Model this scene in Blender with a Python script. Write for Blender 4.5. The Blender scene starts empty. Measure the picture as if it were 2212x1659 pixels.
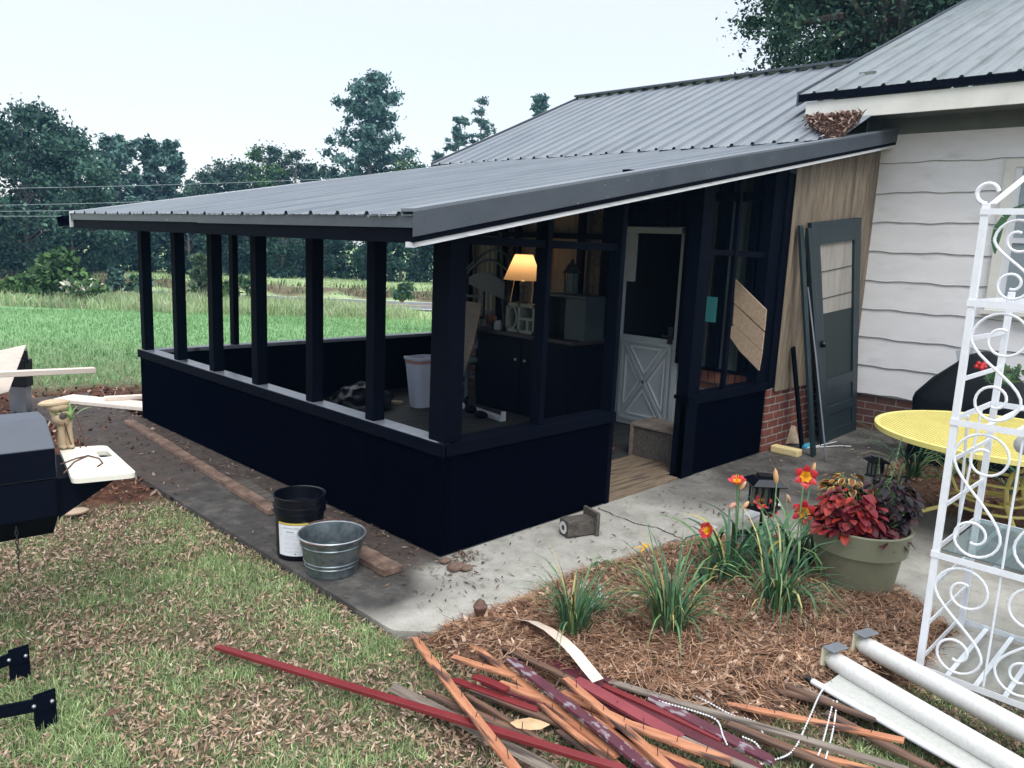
import bpy, bmesh, math, random
import numpy as np
from mathutils import Vector, Matrix, Euler, noise
R_ = math.radians
SC = bpy.context.scene
random.seed(7); rng = np.random.default_rng(7)

# ------------------------------------------------------------------ camera
F_PX, CX, CY = 1681.37, 1106.0, 829.5
CAMR = np.array([[0.70017, -0.09247, 0.70797], [-0.71276, -0.15238, 0.68467], [0.04182, -0.98399, -0.17327]])
u_, s_, v_ = np.linalg.svd(CAMR); CAMR = u_ @ v_
CAMP = np.array([-2.911, -3.351, 1.85])
cam_d = bpy.data.cameras.new('camera'); cam = bpy.data.objects.new('camera', cam_d); SC.collection.objects.link(cam)
cam_d.lens = 27.364; cam_d.sensor_width = 36; cam_d.clip_end = 600; cam_d.clip_start = 0.05
m3 = np.stack([CAMR @ [1, 0, 0], CAMR @ [0, -1, 0], CAMR @ [0, 0, -1]], axis=1)
cam.matrix_world = Matrix.Translation(Vector(CAMP)) @ Matrix([list(map(float, r)) for r in m3]).to_4x4()
SC.camera = cam
SC.view_settings.view_transform = 'Standard'; SC.view_settings.look = 'None'
SC.view_settings.exposure = 0.24; SC.view_settings.gamma = 1
# ------------------------------------------------------------------ overcast sky
W = bpy.data.worlds.new("World"); SC.world = W; W.use_nodes = True
nt = W.node_tree; N = nt.nodes; Lk = nt.links; N.clear()
out = N.new('ShaderNodeOutputWorld'); bg1 = N.new('ShaderNodeBackground'); bg2 = N.new('ShaderNodeBackground')
sky = N.new('ShaderNodeTexSky'); sky.sky_type = 'NISHITA'; sky.sun_disc = False
sky.sun_elevation = R_(52); sky.sun_rotation = R_(215)
Lk.new(sky.outputs[0], bg1.inputs[0]); bg1.inputs[1].default_value = 0.05
tc = N.new('ShaderNodeTexCoord'); sp = N.new('ShaderNodeSeparateXYZ'); rp = N.new('ShaderNodeValToRGB')
Lk.new(tc.outputs['Generated'], sp.inputs[0]); Lk.new(sp.outputs['Z'], rp.inputs[0])
cr = rp.color_ramp
cr.elements[0].position = 0.0; cr.elements[0].color = (.70, .71, .73, 1)
cr.elements[1].position = 1.0; cr.elements[1].color = (2.35, 2.36, 2.40, 1)
e = cr.elements.new(.42); e.color = (.71, .72, .74, 1)
Lk.new(rp.outputs[0], bg2.inputs[0]); bg2.inputs[1].default_value = 0.97
ad = N.new('ShaderNodeAddShader'); Lk.new(bg1.outputs[0], ad.inputs[0]); Lk.new(bg2.outputs[0], ad.inputs[1]); Lk.new(ad.outputs[0], out.inputs[0])
sd = bpy.data.lights.new('sun', 'SUN'); sd.energy = 1.35; sd.angle = R_(25); sd.color = (1, .97, .92)
sun = bpy.data.objects.new('sun', sd); SC.collection.objects.link(sun)
sun.rotation_euler = Vector((math.sin(R_(215)) * math.cos(R_(52)), math.cos(R_(215)) * math.cos(R_(52)), math.sin(R_(52)))).to_track_quat('Z', 'Y').to_euler()

# ------------------------------------------------------------------ survey helpers: photo point -> point on a real plane
def ray(u, v): return CAMR @ np.array([u - CX, v - CY, F_PX])
def G(u, v, z=0.0):
    r = ray(u, v); p = CAMP + (z - CAMP[2]) / r[2] * r; return Vector(p)
def PX(u, v, x=0.0):
    r = ray(u, v); p = CAMP + (x - CAMP[0]) / r[0] * r; return Vector(p)
def PY(u, v, y=0.0):
    r = ray(u, v); p = CAMP + (y - CAMP[1]) / r[1] * r; return Vector(p)
def D(u, v, d):
    r = ray(u, v); p = CAMP + d / math.hypot(r[0], r[1]) * r; return Vector(p)
FW = Vector((0.719, 0.695, 0)); RT = Vector((0.695, -0.719, 0))
def terrain(x, y):
    q = (x - CAMP[0]) * FW.x + (y - CAMP[1]) * FW.y
    return float(np.interp(q, [-50, 17, 26.5, 31, 33.5, 40, 56, 120, 400], [-.045, -.045, -.5, -.5, -.2, -.3, -.72, -.6, 0]))

# ------------------------------------------------------------------ materials
MATS = {}
def mat(name, c1, c2=None, scale=6., rough=.65, bump=0., stretch=(1, 1, 1), metal=0., c3=None, s3=1.2, t3=.5, attr=False, spec=.5, trans=0., emit=None, es=0., det=5., w3=.12):
    m = bpy.data.materials.new(name); m.use_nodes = True; n = m.node_tree.nodes; l = m.node_tree.links
    b = n['Principled BSDF']; b.inputs['Roughness'].default_value = rough; b.inputs['Metallic'].default_value = metal
    b.inputs['Specular IOR Level'].default_value = spec
    b.inputs['Base Color'].default_value = (*c1, 1)
    co = n.new('ShaderNodeTexCoord'); mp = n.new('ShaderNodeMapping'); mp.inputs['Scale'].default_value = stretch
    l.new(co.outputs['Object'], mp.inputs[0]); src = None
    if c2 is not None:
        nz = n.new('ShaderNodeTexNoise'); nz.inputs['Scale'].default_value = scale; nz.inputs['Detail'].default_value = det; nz.inputs['Roughness'].default_value = .65
        l.new(mp.outputs[0], nz.inputs[0])
        rr = n.new('ShaderNodeValToRGB'); rr.color_ramp.elements[0].position = .36; rr.color_ramp.elements[1].position = .64
        rr.color_ramp.elements[0].color = (*c1, 1); rr.color_ramp.elements[1].color = (*c2, 1)
        l.new(nz.outputs[0], rr.inputs[0]); src = rr.outputs[0]
        if c3 is not None:
            n3 = n.new('ShaderNodeTexNoise'); n3.inputs['Scale'].default_value = s3; n3.inputs['Detail'].default_value = 6
            l.new(mp.outputs[0], n3.inputs[0]); r3 = n.new('ShaderNodeMapRange'); r3.inputs[1].default_value = t3; r3.inputs[2].default_value = t3 + w3
            l.new(n3.outputs[0], r3.inputs[0]); mx = n.new('ShaderNodeMixRGB'); mx.inputs[2].default_value = (*c3, 1)
            l.new(r3.outputs[0], mx.inputs[0]); l.new(src, mx.inputs[1]); src = mx.outputs[0]
        if bump:
            bp = n.new('ShaderNodeBump'); bp.inputs['Strength'].default_value = bump; bp.inputs['Distance'].default_value = .01
            l.new(nz.outputs[0], bp.inputs['Height']); l.new(bp.outputs[0], b.inputs['Normal'])
    if attr:
        at = n.new('ShaderNodeAttribute'); at.attribute_name = 'Col'
        if src is None: src = at.outputs['Color']
        else:
            mx = n.new('ShaderNodeMixRGB'); mx.blend_type = 'MULTIPLY'; mx.inputs[0].default_value = 1
            l.new(at.outputs['Color'], mx.inputs[1]); l.new(src, mx.inputs[2]); src = mx.outputs[0]
    if src is not None: l.new(src, b.inputs['Base Color'])
    if emit: b.inputs['Emission Color'].default_value = (*emit, 1); b.inputs['Emission Strength'].default_value = es
    if trans: b.inputs['Transmission Weight'].default_value = trans
    MATS[name] = m; return m
def brick_mat(name, axis, c1, c2, mortar):
    m = bpy.data.materials.new(name); m.use_nodes = True; n = m.node_tree.nodes; l = m.node_tree.links; b = n['Principled BSDF']
    g = n.new('ShaderNodeNewGeometry'); s = n.new('ShaderNodeSeparateXYZ'); c = n.new('ShaderNodeCombineXYZ')
    l.new(g.outputs['Position'], s.inputs[0]); l.new(s.outputs[axis], c.inputs[0]); l.new(s.outputs['Z'], c.inputs[1])
    t = n.new('ShaderNodeTexBrick'); l.new(c.outputs[0], t.inputs[0]); t.inputs['Scale'].default_value = 1
    t.inputs['Brick Width'].default_value = .215; t.inputs['Row Height'].default_value = .078; t.inputs['Mortar Size'].default_value = .007; t.inputs['Mortar Smooth'].default_value = .3
    t.inputs['Color1'].default_value = (*c1, 1); t.inputs['Color2'].default_value = (*c2, 1); t.inputs['Mortar'].default_value = (*mortar, 1)
    nz = n.new('ShaderNodeTexNoise'); nz.inputs['Scale'].default_value = 14; mx = n.new('ShaderNodeMixRGB'); mx.blend_type = 'MULTIPLY'; mx.inputs[0].default_value = .6
    l.new(g.outputs['Position'], nz.inputs[0]); l.new(t.outputs[0], mx.inputs[1]); l.new(nz.outputs[0], mx.inputs[2]); l.new(mx.outputs[0], b.inputs['Base Color'])
    bp = n.new('ShaderNodeBump'); bp.invert = True; bp.inputs['Strength'].default_value = .8; bp.inputs['Distance'].default_value = .01
    l.new(t.outputs['Fac'], bp.inputs['Height']); l.new(bp.outputs[0], b.inputs['Normal']); b.inputs['Roughness'].default_value = .9
    MATS[name] = m
mat('black_paint', (.0010, .0014, .0042), (.0014, .0020, .0056), scale=4, rough=.8, bump=.3, stretch=(3, 3, .4), spec=.0)
mat('black_semi', (.0010, .0022, .0065), (.0017, .0032, .0085), scale=9, rough=.65, bump=.25, spec=.05)
mat('sill_sheen', (.17, .19, .225), (.24, .265, .30), scale=14, rough=.3, bump=.2, spec=.8, c3=(.05, .06, .08), s3=7, t3=.60)  # pale grey colours in the sky's reflection on the black sills
mat('roof_metal', (.145, .170, .198), (.195, .222, .25), scale=1.6, rough=.42, spec=.5, metal=.25, stretch=(.35, 2.2, 1), bump=.03, c3=(.11, .132, .155), s3=2.2, t3=.62, w3=.3)
mat('roof_metal_old', (.14, .168, .18), (.19, .22, .232), scale=2.4, rough=.5, spec=.5, metal=.2, stretch=(.3, 3, 1), c3=(.09, .11, .1), s3=3, t3=.58, w3=.2)
mat('trim_metal', (.048, .060, .078), (.066, .08, .10), scale=3, rough=.4, c3=(.3, .31, .33), s3=26, t3=.70, w3=.04)
mat('white_wood', (.6, .63, .65), (.75, .77, .8), scale=10, rough=.6, bump=.3, stretch=(.5, 6, 6), c3=(.33, .35, .33), s3=8, t3=.63)
mat('cream_trim', (.66, .66, .6), (.74, .74, .68), scale=4, rough=.6, c3=(.42, .44, .38), s3=3, t3=.6, w3=.3)
mat('siding', (.76, .76, .76), (.83, .83, .835), scale=2.5, rough=.75, bump=.08, stretch=(1, 1, 3), c3=(.48, .49, .47), s3=2.2, t3=.6, w3=.3)
mat('siding_mould', (.5, .5, .48), (.62, .62, .6), scale=3, rough=.8, stretch=(1, 1.6, .5), c3=(.12, .13, .1), s3=9, t3=.60, w3=.1)
mat('fiberglass', (.13, .10, .07), (.24, .195, .14), scale=9, rough=.5, bump=.1, stretch=(6, 1, .35), c3=(.075, .065, .045), s3=1.6, t3=.50, w3=.3)
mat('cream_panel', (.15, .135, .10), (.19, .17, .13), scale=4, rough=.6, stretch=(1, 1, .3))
mat('soffit', (.12, .14, .13), (.16, .18, .16), scale=4, rough=.8)
mat('white_paint', (.62, .65, .68), (.7, .73, .76), scale=5, rough=.45, bump=.05)
mat('rack_white', (.78, .81, .86), (.84, .87, .91), scale=20, rough=.35, bump=.05)
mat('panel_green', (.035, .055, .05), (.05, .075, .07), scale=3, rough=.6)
mat('door_grey', (.37, .42, .44), (.41, .46, .48), scale=4, rough=.5)
mat('dark_green_paint', (.008, .021, .027), (.012, .028, .034), scale=6, rough=.5, bump=.15, stretch=(2, 2, .4))
mat('deck', (.02, .024, .024), (.045, .044, .038), scale=7, rough=.75, bump=.3, stretch=(.5, 7, 1), c3=(.035, .038, .04), s3=1.6, t3=.48, w3=.15)
mat('deck_bare', (.14, .105, .07), (.26, .195, .13), scale=6, rough=.75, bump=.4, stretch=(.6, 8, 1), c3=(.08, .06, .05), s3=4, t3=.56, w3=.06)
mat('old_wood', (.05, .045, .038), (.12, .105, .09), scale=9, rough=.85, bump=.6, stretch=(.5, 6, 6))
mat('rotten_wood', (.09, .055, .042), (.24, .16, .12), scale=9, rough=.95, bump=.5, stretch=(1, 1, 1), c3=(.045, .03, .024), s3=3, t3=.58, w3=.15)
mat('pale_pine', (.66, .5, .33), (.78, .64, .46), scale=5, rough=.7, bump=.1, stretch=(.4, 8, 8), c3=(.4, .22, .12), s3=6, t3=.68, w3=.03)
mat('pale_pine_dim', (.36, .26, .18), (.46, .35, .25), scale=5, rough=.7, stretch=(.4, 5, 5), c3=(.16, .09, .06), s3=9, t3=.66, w3=.03)  # pale pine darkened, porch interior shade mixed into the colour
mat('pine_white', (.74, .64, .55), (.82, .74, .66), scale=5, rough=.7, stretch=(.4, 8, 8), c3=(.55, .4, .32), s3=6, t3=.66)
mat('orange_wood', (.36, .135, .065), (.52, .235, .125), scale=5, rough=.75, bump=.3, stretch=(.9, 6, 6), c3=(.07, .035, .028), s3=4, t3=.57, w3=.1)
mat('brown_wood', (.085, .042, .028), (.18, .10, .065), scale=7, rough=.85, bump=.5, stretch=(.6, 8, 8), c3=(.05, .035, .03), s3=4, t3=.55, w3=.1)
mat('grey_wood', (.14, .11, .09), (.27, .23, .19), scale=8, rough=.85, bump=.5, stretch=(.5, 9, 9), c3=(.08, .06, .05), s3=5, t3=.58)
mat('red_paint', (.155, .016, .02), (.20, .026, .03), scale=3, rough=.42, bump=.1)
mat('maroon_paint', (.07, .010, .018), (.11, .018, .027), scale=6, rough=.55, bump=.3)
mat('maroon_peel', (.075, .016, .03), (.12, .03, .045), scale=9, rough=.7, bump=.5, stretch=(1, 2, 2), c3=(.24, .21, .23), s3=20, t3=.55, w3=.06)
mat('pink_paint', (.20, .035, .045), (.26, .05, .06), scale=5, rough=.55, bump=.15)
mat('beige_card', (.66, .54, .44), (.74, .62, .52), scale=3, rough=.6)
mat('black_plastic', (.0025, .0035, .008), None, rough=.32, spec=.45)
mat('white_label', (.78, .8, .86), None, rough=.4)
mat('label_ink', (.28, .29, .33), None, rough=.5)
mat('label_grey', (.45, .47, .52), None, rough=.5)
mat('label_gold', (.6, .46, .1), None, rough=.4)
mat('label_black', (.01, .01, .012), None, rough=.5)
mat('galvanized', (.11, .14, .15), (.27, .31, .33), scale=11, rough=.38, metal=.75, bump=.1, c3=(.08, .11, .12), s3=5, t3=.55, w3=.15)
mat('galv_bright', (.5, .54, .57), (.6, .63, .66), scale=14, rough=.3, metal=.8)
mat('tub_water', (.012, .035, .035), None, rough=.06, spec=.6)
mat('iron', (.02, .022, .028), (.03, .032, .04), scale=20, rough=.5)
mat('rust', (.08, .04, .03), (.15, .08, .06), scale=30, rough=.8)
mat('concrete_dark', (.07, .07, .068), (.12, .12, .115), scale=12, rough=.9)
mat('pot_olive', (.19, .195, .13), (.24, .245, .165), scale=3, rough=.6, c3=(.12, .12, .08), s3=2.5, t3=.55, w3=.3)
mat('soil', (.02, .013, .01), (.05, .03, .022), scale=30, rough=1, bump=1)
mat('yellow_metal', (.66, .58, .17), (.72, .64, .22), scale=8, rough=.42, bump=.04)
mat('cover_black', (.002, .0045, .0065), (.004, .007, .009), scale=5, rough=.6, bump=.5, spec=.2)
mat('grey_label', (.3, .32, .34), None, rough=.6)
mat('smoker_black', (.0015, .003, .009), (.002, .004, .011), scale=4, rough=.7, bump=.05, spec=.08)
mat('smoker_lid', (.045, .057, .078), (.055, .067, .09), scale=3, rough=.4, bump=.04, spec=.6)
mat('board_white', (.8, .78, .68), (.84, .82, .72), scale=4, rough=.35)
mat('clay', (.40, .30, .18), (.5, .39, .25), scale=9, rough=.7, bump=.15)
mat('green_leaf', (1, 1, 1), (.7, .75, .7), scale=14, rough=.5, attr=True, spec=.35)
mat('matte_leaf', (1, 1, 1), (.75, .75, .75), scale=3, rough=.85, attr=True, spec=.15)
mat('bark', (.07, .055, .045), (.16, .13, .11), scale=12, rough=.95, bump=.8, stretch=(1, 1, .25))
mat('far_bark', (.16, .13, .12), (.26, .22, .2), scale=6, rough=.95, stretch=(1, 1, .3))
mat('tan_shade', (.62, .40, .22), (.66, .43, .25), scale=8, rough=.8, emit=(1.0, .62, .32), es=.05)
tm = MATS['tan_shade'].node_tree; tb_ = tm.nodes.new('ShaderNodeBsdfTranslucent'); tb_.inputs[0].default_value = (.95, .82, .62, 1); tmx = tm.nodes.new('ShaderNodeMixShader'); tmx.inputs[0].default_value = .6
tm.links.new(tm.nodes['Principled BSDF'].outputs[0], tmx.inputs[1]); tm.links.new(tb_.outputs[0], tmx.inputs[2]); tm.links.new(tmx.outputs[0], tm.nodes['Material Output'].inputs[0])
mat('shade_inside', (.9, .6, .3), None, rough=.7, emit=(1.0, .48, .14), es=1.5)
mat('bulb', (1, .8, .5), None, rough=.5, emit=(1, .6, .25), es=4)
mat('block_concrete', (.2, .23, .21), (.27, .3, .27), scale=30, rough=.9, bump=.3)
mat('bin_white', (.46, .50, .60), (.52, .56, .66), scale=2, rough=.5)
mat('bin_red', (.38, .2, .2), None, rough=.6)
mat('trash_bag', (.003, .004, .008), None, rough=.3, spec=.35)
mat('pale_blue_paint', (.09, .135, .16), (.12, .17, .2), scale=5, rough=.5)
mat('grey_paint', (.02, .035, .042), (.028, .045, .052), scale=5, rough=.5)
mat('teal_board', (.04, .26, .27), None, rough=.6)
mat('sheet_tan', (.17, .14, .11), (.23, .19, .15), scale=4, rough=.7, stretch=(1, 1, 4))
mat('cab_black', (.0012, .002, .008), (.0018, .003, .010), scale=3, rough=.6, spec=.1)
mat('cab_top', (.015, .01, .013), (.022, .014, .018), scale=8, rough=.45, stretch=(1, 6, 1))
mat('knob', (.35, .38, .42), None, rough=.3, metal=.6)
mat('glass_dark', (.05, .08, .09), None, rough=.1, spec=.6)
mat('glass_grey', (.25, .3, .33), None, rough=.15)
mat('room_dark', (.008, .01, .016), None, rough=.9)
mat('gap_dark', (.03, .03, .032), None, rough=.9)
mat('white_ceramic', (.7, .72, .72), None, rough=.3)
mat('stone_grey', (.4, .41, .41), (.52, .53, .53), scale=25, rough=.8, bump=.3)
mat('blind_white', (.58, .58, .555), (.66, .66, .64), scale=3, rough=.45, stretch=(.3, 20, 20), bump=.04)
mat('blind_fabric', (.42, .43, .40), (.48, .49, .46), scale=60, rough=.7)
mat('plastic_yellowed', (.6, .58, .44), (.66, .64, .5), scale=6, rough=.5)
mat('bead_white', (.72, .74, .75), None, rough=.3)
mat('brick_plain', (.16, .06, .04), (.2, .08, .055), scale=12, rough=.9)
mat('sponge', (.62, .50, .24), (.7, .58, .3), scale=30, rough=.9)
mat('blue_tape', (.06, .38, .55), None, rough=.5)
mat('orange_cord', (.5, .1, .03), None, rough=.5)
mat('steel', (.2, .22, .25), (.26, .28, .31), scale=6, rough=.4, metal=.5)
mat('asphalt', (.12, .125, .14), (.16, .165, .18), scale=3, rough=.9)
mat('road_white', (.7, .72, .72), None, rough=.8)
mat('road_yellow', (.62, .42, .12), None, rough=.8)
mat('red_petal', (.42, .012, .02), (.55, .03, .035), scale=30, rough=.45)
mat('yellow_petal', (.8, .42, .02), None, rough=.5)
mat('cream_bud', (.72, .52, .22), (.7, .35, .18), scale=12, rough=.5)
mat('wilt', (.55, .22, .18), (.6, .35, .22), scale=30, rough=.7)
mat('lamp_glass', (.10, .12, .10), None, rough=.2)
mat('wire_grey', (.5, .55, .58), None, rough=.6)
mat('mesh_screen', (.014, .024, .024), (.024, .034, .03), scale=40, rough=.8, stretch=(1, 1, 1))
mat('screen_light', (.27, .255, .22), (.37, .35, .32), scale=3, rough=.8, stretch=(4, 4, .5))
brick_mat('brick_y', 'Y', (.17, .075, .055), (.12, .055, .045), (.30, .28, .26))
brick_mat('brick_x', 'X', (.26, .075, .05), (.19, .055, .04), (.42, .40, .37))

# ------------------------------------------------------------------ mesh building
ORG = {}
def setp(o, label=None, cat=None, group=None, kind=None):
    if label: o['label'] = label
    if cat: o['category'] = cat
    if group: o['group'] = group
    if kind: o['kind'] = kind
def thing(name, label, cat, loc=(0, 0, 0), group=None, rot=None):
    o = bpy.data.objects.new(name, None); SC.collection.objects.link(o); o.location = loc; o.empty_display_size = .1
    if rot: o.rotation_euler = rot
    ORG[o] = Vector(loc); setp(o, label, cat, group); return o
class MB:
    def __init__(s): s.v = []; s.f = []; s.m = []; s.mi = 0
    def add(s, vs, fs):
        b = len(s.v); s.v += [tuple(v) for v in vs]; s.f += [tuple(i + b for i in f) for f in fs]; s.m += [s.mi] * len(fs); return s
    def box(s, a, b):
        x0, y0, z0 = a; x1, y1, z1 = b
        return s.add([(x0, y0, z0), (x1, y0, z0), (x1, y1, z0), (x0, y1, z0), (x0, y0, z1), (x1, y0, z1), (x1, y1, z1), (x0, y1, z1)],
                     [(0, 3, 2, 1), (4, 5, 6, 7), (0, 1, 5, 4), (1, 2, 6, 5), (2, 3, 7, 6), (3, 0, 4, 7)])
    def bar(s, p, q, w, h, up=(0, 0, 1), roll=0.):
        p = Vector(p); q = Vector(q); d = (q - p).normalized(); up = Vector(up)
        if abs(d.dot(up)) > .98: up = Vector((1, 0, 0))
        r = d.cross(up).normalized(); n = r.cross(d)
        if roll: M = Matrix.Rotation(roll, 3, d); r = M @ r; n = M @ n
        vs = []
        for c in (p, q):
            for a, b in ((-1, -1), (1, -1), (1, 1), (-1, 1)): vs.append(c + r * a * w / 2 + n * b * h / 2)
        return s.add(vs, [(0, 1, 2, 3), (7, 6, 5, 4), (0, 4, 5, 1), (1, 5, 6, 2), (2, 6, 7, 3), (3, 7, 4, 0)])
    def tube(s, pts, r, n=8, cap=True):
        pts = [Vector(p) for p in pts]; rs = r if isinstance(r, (list, tuple)) else [r] * len(pts); vs = []; fs = []
        t0 = (pts[1] - pts[0]).normalized(); a = t0.orthogonal().normalized()
        for i, p in enumerate(pts):
            t = (pts[min(i + 1, len(pts) - 1)] - pts[max(i - 1, 0)]).normalized()
            a = (a - t * a.dot(t)).normalized(); b = t.cross(a)
            for k in range(n): an = 2 * math.pi * k / n; vs.append(p + (a * math.cos(an) + b * math.sin(an)) * rs[i])
        for i in range(len(pts) - 1):
            for k in range(n): k2 = (k + 1) % n; fs.append((i * n + k, i * n + k2, (i + 1) * n + k2, (i + 1) * n + k))
        if cap: fs.append(tuple(range(n))[::-1]); fs.append(tuple(range((len(pts) - 1) * n, len(pts) * n)))
        return s.add(vs, fs)
    def lathe(s, prof, c=(0, 0, 0), n=32, cap=False):
        vs = []; fs = []; c = Vector(c)
        for r, z in prof:
            for k in range(n): an = 2 * math.pi * k / n; vs.append(c + Vector((r * math.cos(an), r * math.sin(an), z)))
        for i in range(len(prof) - 1):
            for k in range(n): k2 = (k + 1) % n; fs.append((i * n + k, i * n + k2, (i + 1) * n + k2, (i + 1) * n + k))
        if cap: fs.append(tuple(range(n))[::-1]); fs.append(tuple(range((len(prof) - 1) * n, len(prof) * n)))
        return s.add(vs, fs)
    def strip(s, pts, ws, side, fold=0., col=None):
        pts = [Vector(p) for p in pts]; side = Vector(side).normalized(); vs = []; fs = []; n = len(pts)
        for i, p in enumerate(pts):
            t = (pts[min(i + 1, n - 1)] - pts[max(i - 1, 0)]).normalized(); sd = (side - t * side.dot(t)); sd = sd.normalized() if sd.length > 1e-4 else Vector((1, 0, 0)); nn = sd.cross(t)
            vs += [p - sd * ws[i] / 2 + nn * fold * ws[i], p, p + sd * ws[i] / 2 + nn * fold * ws[i]]
        for i in range(n - 1):
            a = i * 3; fs += [(a, a + 1, a + 4, a + 3), (a + 1, a + 2, a + 5, a + 4)]
        return s.add(vs, fs)
    def ball(s, c, r, n=8, sc=(1, 1, 1)):
        vs = []; fs = []; m = max(4, n // 2 + 1)
        for i in range(m + 1):
            th = math.pi * i / m
            for k in range(n): an = 2 * math.pi * k / n; vs.append((c[0] + r * sc[0] * math.sin(th) * math.cos(an), c[1] + r * sc[1] * math.sin(th) * math.sin(an), c[2] + r * sc[2] * math.cos(th)))
        for i in range(m):
            for k in range(n): k2 = (k + 1) % n; fs.append((i * n + k, (i + 1) * n + k, (i + 1) * n + k2, i * n + k2))
        return s.add(vs, fs)
    def prism(s, poly, z0, z1):
        n = len(poly); vs = [(p[0], p[1], z0) for p in poly] + [(p[0], p[1], z1) for p in poly]
        return s.add(vs, [tuple(range(n))[::-1], tuple(range(n, 2 * n))] + [(i, (i + 1) % n, n + (i + 1) % n, n + i) for i in range(n)])
    def build(s, name, mats, parent=None, smooth=False, bevel=0., local=False, seg=2):
        me = bpy.data.meshes.new(name); o = None
        loc = Vector((0, 0, 0))
        if parent is not None:
            off = Vector((0, 0, 0)) if local else ORG[parent]
            vs = [tuple(Vector(v) - off) for v in s.v]
        else:
            a = np.array(s.v); loc = Vector((float(a[:, 0].mean()), float(a[:, 1].mean()), float(a[:, 2].min()))); vs = [tuple(Vector(v) - loc) for v in s.v]
        me.from_pydata(vs, [], s.f)
        for mm in (mats if isinstance(mats, (list, tuple)) else [mats]): me.materials.append(MATS[mm])
        if max(s.m or [0]) > 0: me.polygons.foreach_set('material_index', s.m)
        if smooth: me.polygons.foreach_set('use_smooth', [True] * len(me.polygons))
        o = bpy.data.objects.new(name, me); SC.collection.objects.link(o)
        bm = bmesh.new(); bm.from_mesh(me); bmesh.ops.remove_doubles(bm, verts=bm.verts, dist=1e-5); bmesh.ops.recalc_face_normals(bm, faces=bm.faces); bm.to_mesh(me); bm.free()
        if parent is not None: o.parent = parent; ORG[o] = ORG[parent]
        else: o.location = loc; ORG[o] = loc
        if bevel:
            md = o.modifiers.new('bevel', 'BEVEL'); md.width = bevel; md.segments = seg; md.limit_method = 'ANGLE'; md.angle_limit = R_(40)
        if smooth:
            try: me.set_sharp_from_angle(angle=R_(38))
            except Exception: pass
        return o
def solo(mb, name, mats, label, cat, group=None, kind=None, **k):
    o = mb.build(name, mats, **k); setp(o, label, cat, group, kind); return o
def copy_tree(o, parent=None):
    c = o.copy(); SC.collection.objects.link(c); ORG[c] = ORG.get(o, Vector((0, 0, 0)))
    if parent: c.parent = parent
    for ch in list(o.children): copy_tree(ch, c)
    return c
def quadmesh(name, V, C, mname, parent=None, k=4, loc=None):
    """V (n,k,3) world corners, C (n,3) colours -> one mesh fast"""
    n = len(V); me = bpy.data.meshes.new(name); V = np.asarray(V, dtype=np.float32)
    off = np.array(ORG[parent] if parent else (loc if loc is not None else (0, 0, 0)), dtype=np.float32); V = V - off
    me.vertices.add(n * k); me.vertices.foreach_set('co', V.reshape(-1))
    me.loops.add(n * k); me.loops.foreach_set('vertex_index', np.arange(n * k, dtype=np.int32))
    me.polygons.add(n); me.polygons.foreach_set('loop_start', np.arange(0, n * k, k, dtype=np.int32)); me.polygons.foreach_set('loop_total', np.full(n, k, dtype=np.int32))
    ca = me.color_attributes.new('Col', 'FLOAT_COLOR', 'CORNER')
    c4 = np.ones((n, k, 4), dtype=np.float32); c4[:, :, :3] = np.asarray(C, dtype=np.float32)[:, None, :]; ca.data.foreach_set('color', c4.reshape(-1))
    me.update(calc_edges=True); me.materials.append(MATS[mname])
    o = bpy.data.objects.new(name, me); SC.collection.objects.link(o)
    if parent: o.parent = parent; ORG[o] = ORG[parent]
    else: o.location = Vector([float(t) for t in off]); ORG[o] = Vector([float(t) for t in off])
    return o
def inpoly(x, y, poly):
    c = np.zeros(len(x), bool); n = len(poly); j = n - 1
    for i in range(n):
        xi, yi = poly[i][:2]; xj, yj = poly[j][:2]
        c ^= ((yi > y) != (yj > y)) & (x < (xj - xi) * (y - yi) / (yj - yi + 1e-12) + xi); j = i
    return c
def pick(n, cols, var=.15):
    cols = np.array(cols); c = cols[rng.integers(0, len(cols), n)]; return c * (1 + var * rng.standard_normal((n, 1))).clip(.4, 1.8)
def nval(x, y, s, seed=0.):
    return np.array([noise.noise(Vector((a * s + seed, b * s, seed))) for a, b in zip(x, y)])

# ------------------------------------------------------------------ ground regions
BED1 = [(-.72, -.72), (-.5, -.66), (-.11, -.70), (.46, -.67), (1.02, -.77), (1.5, -.84), (1.95, -1.15), (2.0, -1.6), (1.75, -2.05), (1.4, -2.45)] + [tuple(G(u, v))[:2] for u, v in ((1985, 1455), (1800, 1500), (1600, 1545), (1450, 1540), (1300, 1490), (1130, 1450), (1010, 1420))]
BED2 = [(4.43, -.98), (5.0, -.98), (5.9, -1.3), (5.9, -3.5), (3.4, -3.5), (3.3, -2.3), (3.41, -1.99), (3.48, -1.65), (3.75, -1.28)]
SLAB = [((-.76, -.74), (0, 6.2)), ((-.58, -.74), (6.05, 0)), ((0, 0), (4.6, 4.6)), ((1.4, -4.5), (6.05, -.74)), ((.9, -4.5), (1.45, -2.35))]
DIRT = [(-.76, 2.0), (-1.3, 2.2), (-1.9, 3.4), (-2.3, 5.2), (-2.2, 6.6), (-.5, 6.9), (1.2, 6.3), (1.2, 4.6), (0, 4.6), (-.2, 2.5)]
def slabmask(x, y):
    m = np.zeros(len(x), bool)
    for (a, b) in SLAB: m |= (x > a[0]) & (x < b[0]) & (y > a[1]) & (y < b[1])
    return m
def gaxis(dense0, dense1, step, far):
    a = list(np.arange(dense0, dense1, step)); s = step; x = a[-1]
    while x < far: s *= 1.16; x += s; a.append(x)
    s = step; x = a[0]
    while x > -far: s *= 1.16; x -= s; a.insert(0, x)
    return np.array(a)
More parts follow.
